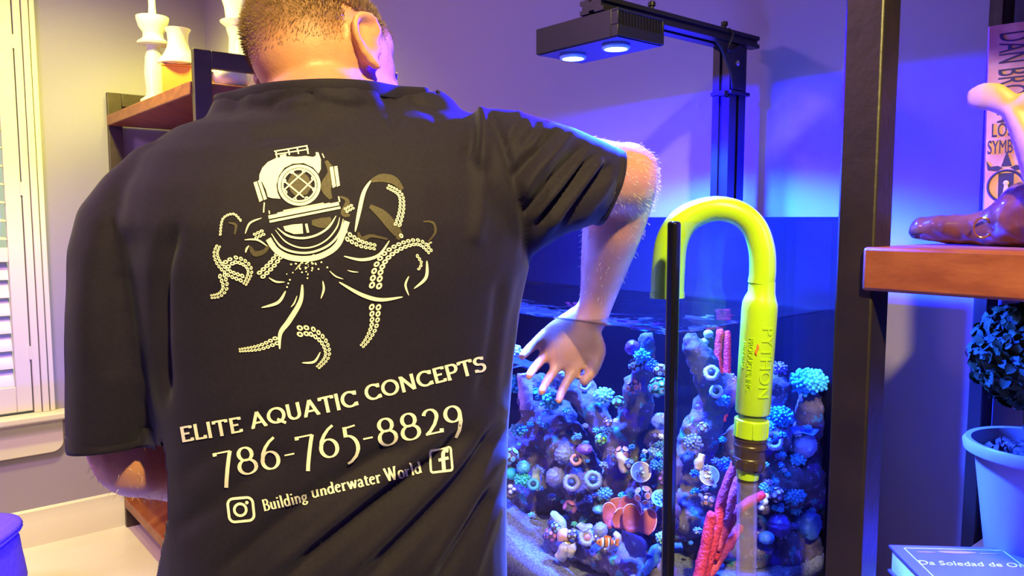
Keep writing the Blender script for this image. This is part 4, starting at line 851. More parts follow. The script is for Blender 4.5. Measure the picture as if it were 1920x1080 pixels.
m.lathe([(0, ph - .05), (.0735, ph - .05), (.0755, ph - .022), (0, ph - .02)], pb, 28)
obj('mulch', m, M_soil, top, kind='stuff')
bcx = P(1934, 667, 1.06); BRAD = .078
obj('stem', MB().tube([pb + ZX * (ph - .03), Vector((bcx.x, bcx.y, ph + BZ2 + .02)), bcx], [.006, .0055, .005], 10), mat('bark', (.12, .08, .05), .8), top)
def leaf_mesh(name, L, Wd):
    o = [(0, 0), (.35, .5), (.65, .48), (.9, .25)]; vs = [(0, 0, 0)]; fs = []
    ctr = [(0, 0), (L * .35, .0018), (L * .65, .0018), (L, -.001)]
    vs = []
    for t, w in ((0, .08), (.35, .5), (.7, .42), (1, .02)):
        z = .0022 * math.sin(t * 3.1); vs += [(L * t, -Wd * w, z + .0012), (L * t, 0, z), (L * t, Wd * w, z + .0012)]
    for i in range(3):
        for j in range(2): a = i * 3 + j; fs.append((a, a + 1, a + 4, a + 3))
    me = bpy.data.meshes.new(name); me.from_pydata(vs, [], fs); finish(me, 0, False); me.materials.append(M_leaf); return me
lm = leaf_mesh('leaf', .0165, .012)
def leaf_mat(p, n):
    t = n.orthogonal().normalized(); t = Matrix.Rotation(R.random() * 6.28, 3, n) @ t
    x = (n * R.uniform(.15, .75) + t).normalized(); y = n.cross(x).normalized(); z = x.cross(y); s = R.uniform(.75, 1.2)
    return Matrix.Translation(p) @ Matrix((x, y, z)).transposed().to_4x4() @ Matrix.Scale(s, 4)
stuff = MB(); n_l = 0; lv = [v.co.copy() for v in lm.vertices]; lf = [tuple(p.vertices) for p in lm.polygons]
cand = []
for k in range(900):
    z = 1 - 2 * (k + .5) / 900; a = k * 2.399963; d = Vector((math.sqrt(1 - z * z) * math.cos(a), math.sqrt(1 - z * z) * math.sin(a), z))
    cand.append((d.dot((CAMP - bcx).normalized()) - .7 * d.x, d))
cand.sort(key=lambda q: -q[0])
for k, (s, d) in enumerate(cand):
    rr = BRAD * (1 + .07 * noise.noise(d * 3) + R.uniform(-.05, .02)) - .010
    m4 = leaf_mat(bcx + d * rr, d)
    if k < 290:
        o = bpy.data.objects.new('leaf', lm); COL.objects.link(o); adopt(o, top); o.matrix_basis = m4
    else: stuff.add([m4 @ q for q in lv], lf)
stuff.ball(bcx, BRAD - .016, nu=18, nv=12)
obj('leaf_mass', stuff, M_leaf, top, sharp=0, kind='stuff')
# keepsake book lying on the lower board
M_blue = mat('slate_blue_cover', (.085, .07, .30), .35, noise_col=(.11, .09, .36), nscale=8); M_silverink = mat('silver_ink', (.48, .45, .55), .35)
kz0, kz1 = BZ2 + .0005, BZ2 + .040
fl, fr = PZ(1666, 1021, kz1), PZ(1895, 1027, kz1); kx = (fr - fl); kw = kx.length; kx.normalize(); ky = Vector((kx.y, -kx.x, 0)); ky = ky if ky.y < 0 else -ky; KD = .20
kb = empty('keepsake_book', fl + kx * kw / 2 + ky * KD / 2 - ZX * .0395, label='slate blue book with silver border and script lying on the lower shelf', category='book')
def kp(x, y, z): return fl + kx * x + ky * y + ZX * (z - kz1)
def kbox(x0, x1, y0, y1, z0, z1): return MB().box((kp(x0, y0, z0) + kp(x1, y1, z1)) / 2, ((x1 - x0) / 2, (y1 - y0) / 2, (z1 - z0) / 2), (kx, ky, ZX))
top_c = obj('front_cover', kbox(0, kw, 0, KD, kz1 - .004, kz1), M_blue, kb, bevel=.001)
obj('back_cover', kbox(0, kw, 0, KD, kz0, kz0 + .004), M_blue, kb, bevel=.001)
obj('pages', kbox(.004, kw - .004, .004, KD - .004, kz0 + .004, kz1 - .004), M_page, kb)
m = MB(); z = kz1 + .0004
for q in ((.016, kw - .016, .010, .0113), (.016, kw - .016, KD - .0113, KD - .010), (.016, .0173, .010, KD - .010), (kw - .0173, kw - .016, .010, KD - .010)):
    b_ = kbox(q[0], q[1], q[2], q[3], kz1 - .0002, z); m.add(b_.v, b_.f)
obj('silver_border', m, M_silverink, top_c)
m = MB(); m.ball(kp(kw * .5, .021, kz1 + .0005), (.026, .0042, .0006), (kx, ky, ZX), 20, 6)
for s in (-1, 1): m.ball(kp(kw * .5 + s * .042, .023, kz1 + .0004), (.014, .0016, .0005), (kx, ky, ZX), 14, 6)
obj('ornament', m, mat('violet_ink', (.30, .16, .62), .3), top_c)
me = txt('Da Soledad de Oro', .0185, .0005)
for v in me.vertices: v.co = kp(kw * .53 + v.co.x + .25 * v.co.y, .058 - v.co.y, kz1 + .0004 + v.co.z)
obj('script_lettering', me, M_silverink, top_c)

# ------------------------------------------------------------------ the man, seen from behind
man_base = Vector((-.20, .95, 0))
man = None
YAW = .12                                           # depth difference between his left and right side
def dep(px, base=.90): return base + YAW * (px - 600) / 400
def sup(c, a, b, n=40, e=2.35):
    out = []
    for k in range(n):
        t = 2 * math.pi * k / n; x, y = math.cos(t), math.sin(t)
        x = math.copysign(abs(x) ** (2 / e), x); y = math.copysign(abs(y) ** (2 / e), y); out.append(c + a * x + b * y)
    return out
TORSO = [(190, 530, 710, .060, .955), (203, 450, 785, .075, .95), (219, 390, 875, .092, .945), (240, 318, 930, .108, .938), (290, 245, 962, .122, .928), (350, 215, 985, .130, .92),
         (420, 205, 988, .134, .912), (500, 215, 974, .134, .908), (580, 235, 956, .130, .905), (680, 258, 945, .126, .90), (800, 276, 937, .124, .895), (920, 286, 934, .126, .89), (1050, 288, 934, .130, .885), (1180, 284, 940, .134, .885), (1290, 280, 946, .134, .885)]
def torso_rings(k=1.0, lo=0, hi=None):
    out = []
    for y, xl, xr, dp, d in TORSO[lo:hi]:
        Lp, Rp = P(xl, y, dep(xl, d)), P(xr, y, dep(xr, d)); a = (Rp - Lp) / 2; c = (Lp + Rp) / 2
        a = a * .985; b = Vector((-a.y, a.x, 0)).normalized() * dp
        out.append(sup(c, a * k, b * k))
    return out
def limb_rings(st, dp, k=1.0):
    out = []; cs = [((P(*s[0], s[2]) + P(*s[1], s[2])) / 2) for s in st]
    for i, s in enumerate(st):
        A, B = P(*s[0], s[2]), P(*s[1], s[2]); a = (A - B) / 2; c = cs[i]
        t = (cs[min(i + 1, len(cs) - 1)] - cs[max(i - 1, 0)]).normalized()
        b = a.cross(t).normalized() * dp[i]; out.append(sup(c, a * k, b * k, 32, 2.1))
    return out
RS = [((850, 225), (840, 500), .955), ((905, 203), (930, 500), .965), ((950, 208), (983, 484), .975), ((1005, 227), (1038, 445), 1.0), ((1066, 248), (1080, 428), 1.03), ((1122, 266), (1094, 418), 1.055), ((1154, 281), (1104, 402), 1.075), ((1185, 292), (1132, 385), 1.09)]
LS = [((268, 338), (420, 300), .87), ((218, 352), (390, 365), .862), ((174, 405), (360, 425), .856), ((157, 470), (350, 470), .852), ((155, 560), (345, 560), .85), ((155, 680), (338, 680), .852), ((155, 780), (318, 772), .856), ((157, 835), (300, 818), .86), ((160, 900), (292, 870), .865)]
m = MB(); m.ring_loft(torso_rings())
m.ring_loft(limb_rings(RS, [.085, .088, .09, .082, .074, .069, .066, .062])); m.ring_loft(limb_rings(LS, [.07, .078, .082, .084, .084, .084, .083, .080, .074]))
# yoke: trapezius slopes up to the collar
for a, b, r0, r1 in (((600, 245, .92), (600, 185, .925), .10, .078), ((470, 236, .905), (545, 200, .92), .048, .056), ((800, 240, .965), (680, 205, .945), .048, .056)):
    pa, pb_ = P(*a), P(*b)
    for t in (0, .25, .5, .75, 1): m.ball(pa.lerp(pb_, t), r0 + (r1 - r0) * t, None, 20, 12)
for t in (0, .5, 1): m.ball(P(612, 205, .925).lerp(P(602, 98, .93), t), (.087, .086, .080), None, 20, 12)
shirt_me = remeshed(m, .0045, 10, .6)
# cloth folds
FOLDS = [  # points, amplitude in mm (minus = valley), width px
 ([(400, 1085), (520, 985), (660, 885), (760, 830)], -5, 15), ([(480, 1095), (620, 985), (760, 870), (870, 790)], 4, 17), ([(520, 1095), (655, 985), (790, 880), (890, 800)], -6.5, 16),
 ([(630, 1095), (745, 985), (865, 868), (935, 770)], 4, 18), ([(680, 1095), (780, 990), (880, 880), (940, 790)], -6.5, 17), ([(780, 1095), (850, 990), (915, 890), (945, 830)], 4, 15), ([(820, 1095), (880, 1000), (925, 920)], -4.5, 13),
 ([(320, 1000), (420, 930), (540, 845)], -3, 18), ([(330, 900), (420, 830), (520, 770)], -2, 20), ([(880, 1095), (915, 1000), (938, 930)], 3, 11),
 ([(985, 409), (1030, 350), (1097, 272)], -6, 12), ([(996, 415), (1046, 352), (1106, 278)], 4.5, 12), ([(1008, 424), (1066, 356), (1114, 288)], -6, 12), ([(1026, 432), (1086, 352), (1128, 294)], 4.5, 12), ([(1050, 430), (1107, 352), (1146, 304)], -5, 11), ([(1080, 424), (1128, 366), (1150, 330)], 3.5, 10),
 ([(964, 338), (985, 306), (1020, 270), (1050, 235)], -5, 11), ([(975, 375), (1005, 325), (1050, 275), (1078, 240)], 4, 12), ([(980, 270), (1000, 245), (1012, 220)], -4, 9), ([(945, 262), (965, 235), (975, 205)], 3.5, 9),
 ([(858, 190), (884, 204), (888, 260), (876, 300)], -6, 10), ([(872, 190), (902, 204), (906, 262), (900, 330)], 6, 11), ([(896, 188), (929, 228), (941, 258), (967, 350), (985, 415), (985, 480)], -6, 8),
 ([(905, 320), (900, 400), (890, 460)], 2.5, 18), ([(500, 196), (545, 178), (600, 176)], -3, 7), ([(420, 215), (470, 200), (520, 205)], -3, 8), ([(560, 210), (600, 190), (650, 200), (700, 196)], -2.5, 8), ([(715, 172), (735, 200), (740, 240)], -3, 8), ([(765, 178), (800, 205), (830, 225)], -2.5, 9), ([(470, 262), (540, 250), (620, 262)], -2.5, 14),
 ([(330, 420), (300, 520), (300, 640), (308, 760)], -7, 13), ([(205, 380), (170, 520), (165, 700)], 2.5, 30), ([(250, 420), (225, 560), (215, 720)], -2, 26), ([(985, 500), (960, 620), (946, 760)], -2, 12), ([(940, 520), (925, 640), (900, 760)], -3, 16)]
def seg_d(X, Y, pl):
    best = np.full(len(X), 1e9); end = np.zeros(len(X))
    tot = len(pl) - 1
    for i in range(tot):
        (x0, y0), (x1, y1) = pl[i], pl[i + 1]; dx, dy = x1 - x0, y1 - y0
        t = np.clip(((X - x0) * dx + (Y - y0) * dy) / (dx * dx + dy * dy), 0, 1); d = np.hypot(X - x0 - t * dx, Y - y0 - t * dy)
        up = d < best; best = np.where(up, d, best); end = np.where(up, (i + t) / tot, end)
    return best, np.clip(np.minimum(end, 1 - end) * 5 + .15, 0, 1)
def smooth_line(pl): return [(p.x, p.y) for p in spline([(x, y, 0) for x, y in pl], 5)]
def proj_np(a):
    x = a[:, 0]; y = a[:, 1] * CT - (a[:, 2] - EYE) * ST; z = a[:, 1] * ST + (a[:, 2] - EYE) * CT
    return 960 + FPX * x / y, 540 - FPX * z / y
a = coords(shirt_me); n = normals(shirt_me); X, Y = proj_np(a)
facing = np.clip(-(n * ((a - np.array(CAMP)) / np.linalg.norm(a - np.array(CAMP), axis=1)[:, None])).sum(1) * 2.2 + .35, 0, 1)
disp = np.zeros(len(a))
for pl, amp, w in FOLDS:
    d, e = seg_d(X, Y, smooth_line(pl)); disp += amp * (.0012 if w <= 10 else .0020 if pl[0][1] < 500 and pl[0][0] > 900 else .0017) * np.exp(-(d / w) ** 2 * (1.3 if pl[0][0] > 900 else .85)) * e
disp = disp * facing
nz = np.array([noise.noise(Vector(p) * 9) * .0022 + noise.noise(Vector(p) * 24) * .0007 for p in a])
a2 = a + n * (disp + nz)[:, None]
shirt_me.vertices.foreach_set('co', a2.astype(np.float32).ravel()); shirt_me.update()
# cut the openings
def plane3(A, B, C):
    no = (B - A).cross(C - A).normalized(); return A, no
def cut(me, pl, out_dir, near, rad):
    co, no = pl; no = no if no.dot(out_dir) > 0 else -no
    bm = bmesh.new(); bm.from_mesh(me)
    vs = {v for v in bm.verts if (v.co - near).length < rad}; geom = list(vs) + [e for e in bm.edges if e.verts[0] in vs and e.verts[1] in vs] + [f for f in bm.faces if all(v in vs for v in f.verts)]
    bmesh.ops.bisect_plane(bm, geom=geom, plane_co=co, plane_no=no, dist=1e-5)
    kill = [v for v in bm.verts if (v.co - near).length < rad and (v.co - co).dot(no) > 1e-5]
    bmesh.ops.delete(bm, geom=kill, context='VERTS')
    loop = [v.co.copy() for v in bm.verts if v.is_boundary and abs((v.co - co).dot(no)) < 3e-4 and (v.co - near).length < rad + .02]
    bm.to_mesh(me); bm.free(); return loop, no
hemR, noR = cut(shirt_me, plane3(P(1154, 272, 1.072), P(1106, 408, 1.072), P(1152, 335, 1.012)), Vector((1, .4, 0)), P(1150, 340, 1.085), .105)
hemL, noL = cut(shirt_me, plane3(P(128, 826, .86), P(302, 812, .87), P(205, 842, .775)), Vector((0, 0, -1)), P(212, 870, .862), .145)
neckL, noN = cut(shirt_me, plane3(P(487, 184, .90), P(738, 176, .935), P(600, 158, .84)), Vector((0, 0, 1)), P(604, 100, .91), .140)
hem_b, noB = cut(shirt_me, (P(620, 1265, .88), Vector((0, 0, -1))), Vector((0, 0, -1)), P(620, 1310, .88), .40)
def band(loop, no, r, flat):
    c = sum(loop, Vector()) / len(loop); x = (loop[0] - c); x = (x - no * x.dot(no)).normalized(); y = no.cross(x)
    L_ = sorted(loop, key=lambda p: math.atan2((p - c).dot(y), (p - c).dot(x))); L_ = L_[::max(1, len(L_) // 70)]
    n_ = len(L_); S = [(L_[i - 2] + L_[i - 1] * 2 + L_[i] * 3 + L_[(i + 1) % n_] * 2 + L_[(i + 2) % n_]) / 9 for i in range(n_)]
    rings = []
    for i in range(n_):
        e = (S[i] - c).normalized(); e = (e - no * e.dot(no)).normalized()
        rings.append([S[i] - no * (flat * .42) + e * (.0012 + r * math.cos(t)) + no * (flat * math.sin(t)) for t in [2 * math.pi * k / 10 for k in range(10)]])
    rings.append(rings[0]); return MB().ring_loft(rings, False, False)
bmx = bmesh.new(); bmx.from_mesh(shirt_me); bvh = BVHTree.FromBMesh(bmx); bmx.free()
# ---- body: one continuous skin
b = MB(); b.ring_loft(torso_rings(.86, 2))
def chain(pts, rad, n=6):
    pp = spline(pts, n); rr = spl1(rad, n)
    for p, r in zip(pp, rr): b.ball(p, r, None, 14, 9)
# head frame: chin down, tilted to his left, turned to his right towards the tank
Hc = P(606, 114, .99)
f = Vector((math.sin(math.radians(27)), math.cos(math.radians(27)), 0))
Rm = Matrix.Rotation(math.radians(-19), 3, Vector((0, 1, 0)))            # tilt to the left
f = Rm @ f; u_ = Rm @ Vector((0, 0, 1)); r_ = f.cross(u_).normalized()
pitch = Matrix.Rotation(math.radians(-25), 3, r_); f = (pitch @ f).normalized(); u_ = (pitch @ u_).normalized()
HS = .965
def H(x, y, z): return Hc + (r_ * x + f * y + u_ * z) * HS
hx = (r_, f, u_)
def hb_(x, y, z, rx, ry, rz, n=20): b.ball(H(x, y, z), (rx * HS, ry * HS, rz * HS), hx, n, n * 2 // 3)
hb_(0, -.006, .012, .0775, .100, .098, 28); hb_(0, .02, .0, .074, .088, .085, 24); hb_(0, .046, -.060, .058, .056, .062); hb_(0, .064, -.095, .036, .036, .028)
hb_(0, .094, -.006, .046, .018, .014); hb_(0, .066, .045, .058, .042, .045)
for s in (-1, 1):
    hb_(s * .045, .070, -.040, .022, .024, .02); hb_(s * .058, .035, -.055, .014, .035, .04)
for t in (0, .25, .5, .75, 1): hb_(0, .098 + .018 * t, -.018 - .028 * t, .008 + .006 * t, .010, .011)
for s in (-1, 1): hb_(s * .012, .110, -.048, .007, .008, .006)
hb_(0, .098, -.070, .024, .010, .005); hb_(0, .098, -.079, .022, .011, .006)
nb = P(612, 225, .93)
for t in [k / 8 for k in range(9)]: b.ball(nb.lerp(H(0, -.012, -.075), t), (.066, .061, .060), None, 22, 14)
b.ball(P(540, 245, .93), .045, None, 16, 10); b.ball(P(690, 240, .955), .045, None, 16, 10)
def ear(s):
    E0 = H(s * .0775, -.004, -.014); out = (r_ * s * .72 - f * .50).normalized(); upE = (u_ * .97 - f * .2).normalized(); fw = out.cross(upE).normalized()
    fw = fw if fw.dot(f) > 0 else -fw
    def e(x, y, z): return E0 + (fw * x + upE * (z * .86 - .004) + out * y * 1.1)
    hel = [(.012, .004, .006), (.016, .008, .022), (.008, .015, .034), (-.008, .020, .033), (-.017, .021, .020), (-.017, .019, .004), (-.012, .014, -.012), (-.004, .009, -.024), (.005, .005, -.030)]
    for p, r in zip(spline([e(*q) for q in hel], 5), spl1([.0045, .005, .0052, .0055, .0055, .0054, .0054, .0062, .0066], 5)): b.ball(p, r, None, 10, 7)
    b.ball(e(.001, .005, .004), (.016, .0045, .027), (fw, out, upE), 14, 10); b.ball(e(-.004, .010, .006), (.012, .0032, .022), (fw, out, upE), 14, 10)
    b.ball(e(0, .000, -.002), (.013, .010, .022), (fw, out, upE), 12, 8); b.ball(e(.013, .004, -.006), (.004, .005, .007), (fw, out, upE), 8, 6)
ear(1); ear(-1)
# right arm: out over the rim, elbow bent, forearm down into the water
shR, elR, wrR = P(930, 300, .985), P(1178, 322, 1.115), P(1120, 566, 1.205)
chain([shR, P(1030, 318, 1.02), P(1120, 330, 1.07), P(1168, 336, 1.10)], [.060, .054, .051, .050])
chain([P(1168, 336, 1.10), P(1166, 368, 1.13), P(1150, 425, 1.15), P(1135, 490, 1.18), P(1122, 550, 1.205), P(1112, 588, 1.21)], [.050, .0475, .046, .038, .0295, .0255])
b.ball(P(1196, 316, 1.115), (.029, .032, .030), None, 14, 10); b.ball(P(1176, 298, 1.11), (.032, .032, .024), None, 14, 10)
pal = [P(1112, 588, 1.21), P(1085, 622, 1.205), P(1052, 655, 1.195)]
ax_d = (pal[2] - pal[0]).normalized(); side_ = ax_d.cross(Vector((0, -1, 0))).normalized(); thick = ax_d.cross(side_).normalized()
for t in [k / 7 for k in range(8)]:
    c = pal[0].lerp(pal[2], t) if t < .5 else pal[0].lerp(pal[2], t)
    b.ball(c, (.03, .027 + .014 * min(1, t * 1.6), .0145), (ax_d, side_, thick), 14, 10)
def finger(root, d, L, bend, r=.0088):
    p = root.copy(); dd = d.normalized(); ps = [p - dd * .02, p.copy()]
    for k, s in enumerate((.42, .33, .27)):
        dd = (Matrix.Rotation(bend * (.7 + .35 * k), 3, side_) @ dd).normalized(); p = p + dd * (L * s); ps.append(p.copy())
    for q, rr in zip(spline(ps, 5), spl1([r * 1.1, r * 1.08, r, r * .93, r * .80], 5)): b.ball(q, rr, None, 10, 7)
for k, (o, L) in enumerate(((-.036, .073), (-.012, .082), (.012, .078), (.035, .060))):
    finger(pal[2] + side_ * o, ax_d + side_ * (o * 3.2), L, .28)
th0 = pal[0].lerp(pal[2], .3) - side_ * .032
for q, rr in zip(spline([th0 + side_ * .015, th0 - side_ * .012 + ax_d * .012, th0 - side_ * .026 + ax_d * .04 - thick * .004, th0 - side_ * .028 + ax_d * .066 - thick * .008], 5), spl1([.013, .0125, .0105, .0085], 5)): b.ball(q, rr, None, 10, 7)
# left arm: hanging, elbow bent, forearm forward out of sight
elL = P(262, 850, .87)
chain([P(282, 400, .88), P(245, 520, .87), P(245, 700, .868), P(252, 820, .868), elL], [.048, .056, .054, .052, .050])
wrL = Vector((-.36, 1.09, 1.13))
chain([elL, P(292, 856, .90), elL.lerp(wrL, .5), wrL], [.050, .049, .043, .028])
pl2 = wrL + Vector((.05, .055, -.005)); ax_d = (pl2 - wrL).normalized(); thick = Vector((-.6, .6, .3)).normalized(); side_ = ax_d.cross(thick).normalized(); thick = ax_d.cross(side_)
for t in [k / 6 for k in range(7)]: b.ball(wrL.lerp(wrL + ax_d * .085, t), (.03, .027 + .014 * min(1, t * 1.6), .0145), (ax_d, side_, thick), 14, 10)
for o, L in ((-.036, .060), (-.012, .078), (.012, .082), (.035, .073)): finger(wrL + ax_d * .088 + side_ * o, ax_d + side_ * (o * 3), L, .30)
th0 = wrL + ax_d * .03 + side_ * .032
for q, rr in zip(spline([th0 - side_ * .015, th0 + side_ * .014 + ax_d * .014, th0 + side_ * .026 + ax_d * .04], 5), spl1([.013, .0125, .009], 5)): b.ball(q, rr, None, 10, 7)
# legs
hipc = P(626, 1290, .885); HZ = hipc.z
for s in (-1, 1):
    hp_ = Vector((hipc.x + s * .095, hipc.y + s * .02, HZ)); an = Vector((man_base.x + s * .13, man_base.y + .01 + s * .02, .09)); kn_ = hp_.lerp(an, .5) + Vector((0, .02, 0))
    chain([hp_ + Vector((0, 0, .05)), hp_.lerp(kn_, .5), kn_, kn_.lerp(an, .5), an], [.095, .082, .058, .055, .038], 10)
    for t in (0, .33, .66, 1): b.ball(an + Vector((0, -.03 + .15 * t, -.052)), (.036, .045, .032 - .010 * t), None, 12, 8)
body_me = remeshed(b, .0046, 5, .5)
man = obj('person', body_me, M_skin, sharp=0, label='man seen from behind in black printed T-shirt, right arm reaching into the aquarium', cat='person')
def part(name, me_or_mb, mt, parent, **k):
    o = obj(name, me_or_mb, mt, parent, **k); return o
sh = part('shirt', shirt_me, M_shirt, man, sharp=0, label='black short-sleeved T-shirt with cream print on the back')
so = sh.modifiers.new('cloth', 'SOLIDIFY'); so.thickness = .003; so.offset = -1
part('collar', band(neckL, noN, .0016, .0085), M_shirt, sh, sharp=0)
part('sleeve_hem', band(hemR, noR, .0010, .011), M_shirt, sh, sharp=0); part('sleeve_hem', band(hemL, noL, .0010, .011), M_shirt, sh, sharp=0)
for s in (-1, 1):
    ey = part('eye', MB().ball(H(s * .031, .086, -.016), .0115, hx, 16, 10), mat('eye_white', (.8, .78, .75), .2), man)
    part('iris', MB().ball(H(s * .032, .0962, -.018), (.0052, .0018, .0052), hx, 12, 8), mat('grey_iris', (.12, .16, .2), .2), ey)
    part('eyebrow', MB().tube([H(s * .016, .108, .004), H(s * .032, .106, .010), H(s * .046, .093, .007)], [.0025, .003, .0012], 8), M_hair, man)
# trousers and shoes
t = MB(); t.ring_loft(torso_rings(.95, -3))
for s in (-1, 1):
    hp_ = Vector((hipc.x + s * .095, hipc.y + s * .02, HZ)); an = Vector((man_base.x + s * .13, man_base.y + .01 + s * .02, .09)); kn_ = hp_.lerp(an, .5) + Vector((0, .02, 0))
    for p, r in zip(spline([hp_ + Vector((0, 0, .05)), hp_.lerp(kn_, .5), kn_, kn_.lerp(an, .5), an], 10), spl1([.105, .095, .074, .068, .062], 10)): t.ball(p, r, None, 18, 12)
part('trousers', remeshed(t, .010, 4), M_jeans, man, sharp=0)
for s in (-1, 1):
    an = Vector((man_base.x + s * .13, man_base.y + .01 + s * .02, .09)); q = MB()
    for k in range(8): tt = k / 7; q.ball(an + Vector((s * .012 * tt, -.045 + .19 * tt, -.042 - .006 * tt)), (.045 + .004 * math.sin(tt * 3), .05, .046 - .014 * tt), None, 14, 10)
    sm = remeshed(q, .006, 4)
    for v in sm.vertices: v.co.z = max(v.co.z, .001)
    part('shoe', sm, M_shoe, man, sharp=0)
# hair: cropped cap with single strands growing longer towards the crown
bmx = bmesh.new(); bmx.from_mesh(body_me); bmx.transform(Matrix.Translation(man.location)); bvb = BVHTree.FromBMesh(bmx); bmx.free()
def hairline(dv):   # 0 below the nape and on the face, 1 on the crown
    x, y, z = dv
    lim = -.34 + max(0, y) * 1.0 + .20 * max(0, abs(x) - .55)
    return max(0, min(1, (z - lim) * 2.0))
cap = MB(); nu_, nv_ = 60, 34; idx = {}; fade = []
for i in range(nv_ + 1):
    th = math.pi * i / nv_
    for j in range(nu_):
        ph_ = 2 * math.pi * j / nu_; d = Vector((math.sin(th) * math.cos(ph_), math.sin(th) * math.sin(ph_), math.cos(th)))
        if hairline(d) <= .02: continue
        D = (r_ * d.x + f * d.y + u_ * d.z)
        hit = bvb.ray_cast(Hc + D * .25, -D, .25)
        if hit[0] is None: continue
        if abs(d.x) > .72 and -.45 < d.y < .38 and d.z < .32: continue
        idx[(i, j)] = len(cap.v); cap.v.append(hit[0] + D * (.0008 + .0022 * hairline(d))); fade.append(hairline(d) ** 1.3 * .9)
for i in range(nv_):
    for j in range(nu_):
        q = [(i, j), (i, (j + 1) % nu_), (i + 1, (j + 1) % nu_), (i + 1, j)]
        if all(k in idx for k in q): cap.f.append(tuple(idx[k] for k in q))
cap_me = cap.mesh('hair'); fa = cap_me.attributes.new('fade', 'FLOAT', 'POINT'); fa.data.foreach_set('value', fade)
hair = part('hair', cap_me, M_scalp, man, sharp=0)
st_ = MB()
for k in range(30000):
    d = Vector((R.gauss(0, 1), R.gauss(0, 1), R.gauss(0, 1))).normalized(); h_ = hairline(d)
    if h_ < .03 or R.random() > .25 + h_: continue
    if abs(d.x) > .72 and -.45 < d.y < .38 and d.z < .32: continue
    D = (r_ * d.x + f * d.y + u_ * d.z); hit = bvb.ray_cast(Hc + D * .25, -D, .25)
    if hit[0] is None: continue
    p = hit[0] + D * .0008; L_ = .0018 + .0095 * h_ ** 1.5 * R.uniform(.7, 1.2)
    g = (D * .55 - u_ * (.75 * (1 - h_)) - f * .25 * h_ + Vector((R.gauss(0, .22), R.gauss(0, .22), R.gauss(0, .22)))).normalized()
    s_ = g.cross((CAMP - p)).normalized() * .00032
    st_.add([p - s_, p + s_, p + g * L_ * .6 + D * .0003 + s_ * .7, p + g * L_], [(0, 1, 2), (0, 2, 3)])
part('hair_strands', st_, M_hair, hair, sharp=0, kind='stuff')
ah = MB()
def arm_hair(n_, c0, c1, R0, L0):
    for k in range(n_):
        c = c0.lerp(c1, R.random()); d = Vector((R.gauss(0, 1), R.gauss(0, 1), R.gauss(0, 1))).normalized()
        hit = bvb.ray_cast(c + d * R0, -d, R0)
        if hit[0] is None: continue
        g = (hit[1] * .8 + (c1 - c0).normalized() * .9 + Vector((R.gauss(0, .5), R.gauss(0, .5), R.gauss(0, .5)))).normalized(); p = hit[0]; L_ = L0 * R.uniform(.5, 1.3)
        s_ = g.cross((CAMP - p)).normalized() * .00015; ah.add([p - s_, p + s_, p + g * L_ * .6 - ZX * .0006, p + g * L_ - ZX * .002], [(0, 1, 2), (0, 2, 3)])
arm_hair(700, P(1150, 320, 1.09), P(1195, 330, 1.115), .12, .0065); arm_hair(260, P(1175, 340, 1.11), P(1130, 520, 1.19), .12, .006); arm_hair(300, elL, P(300, 880, .91), .12, .009)
part('arm_hair', ah, M_armhair, man, sharp=0, kind='stuff')
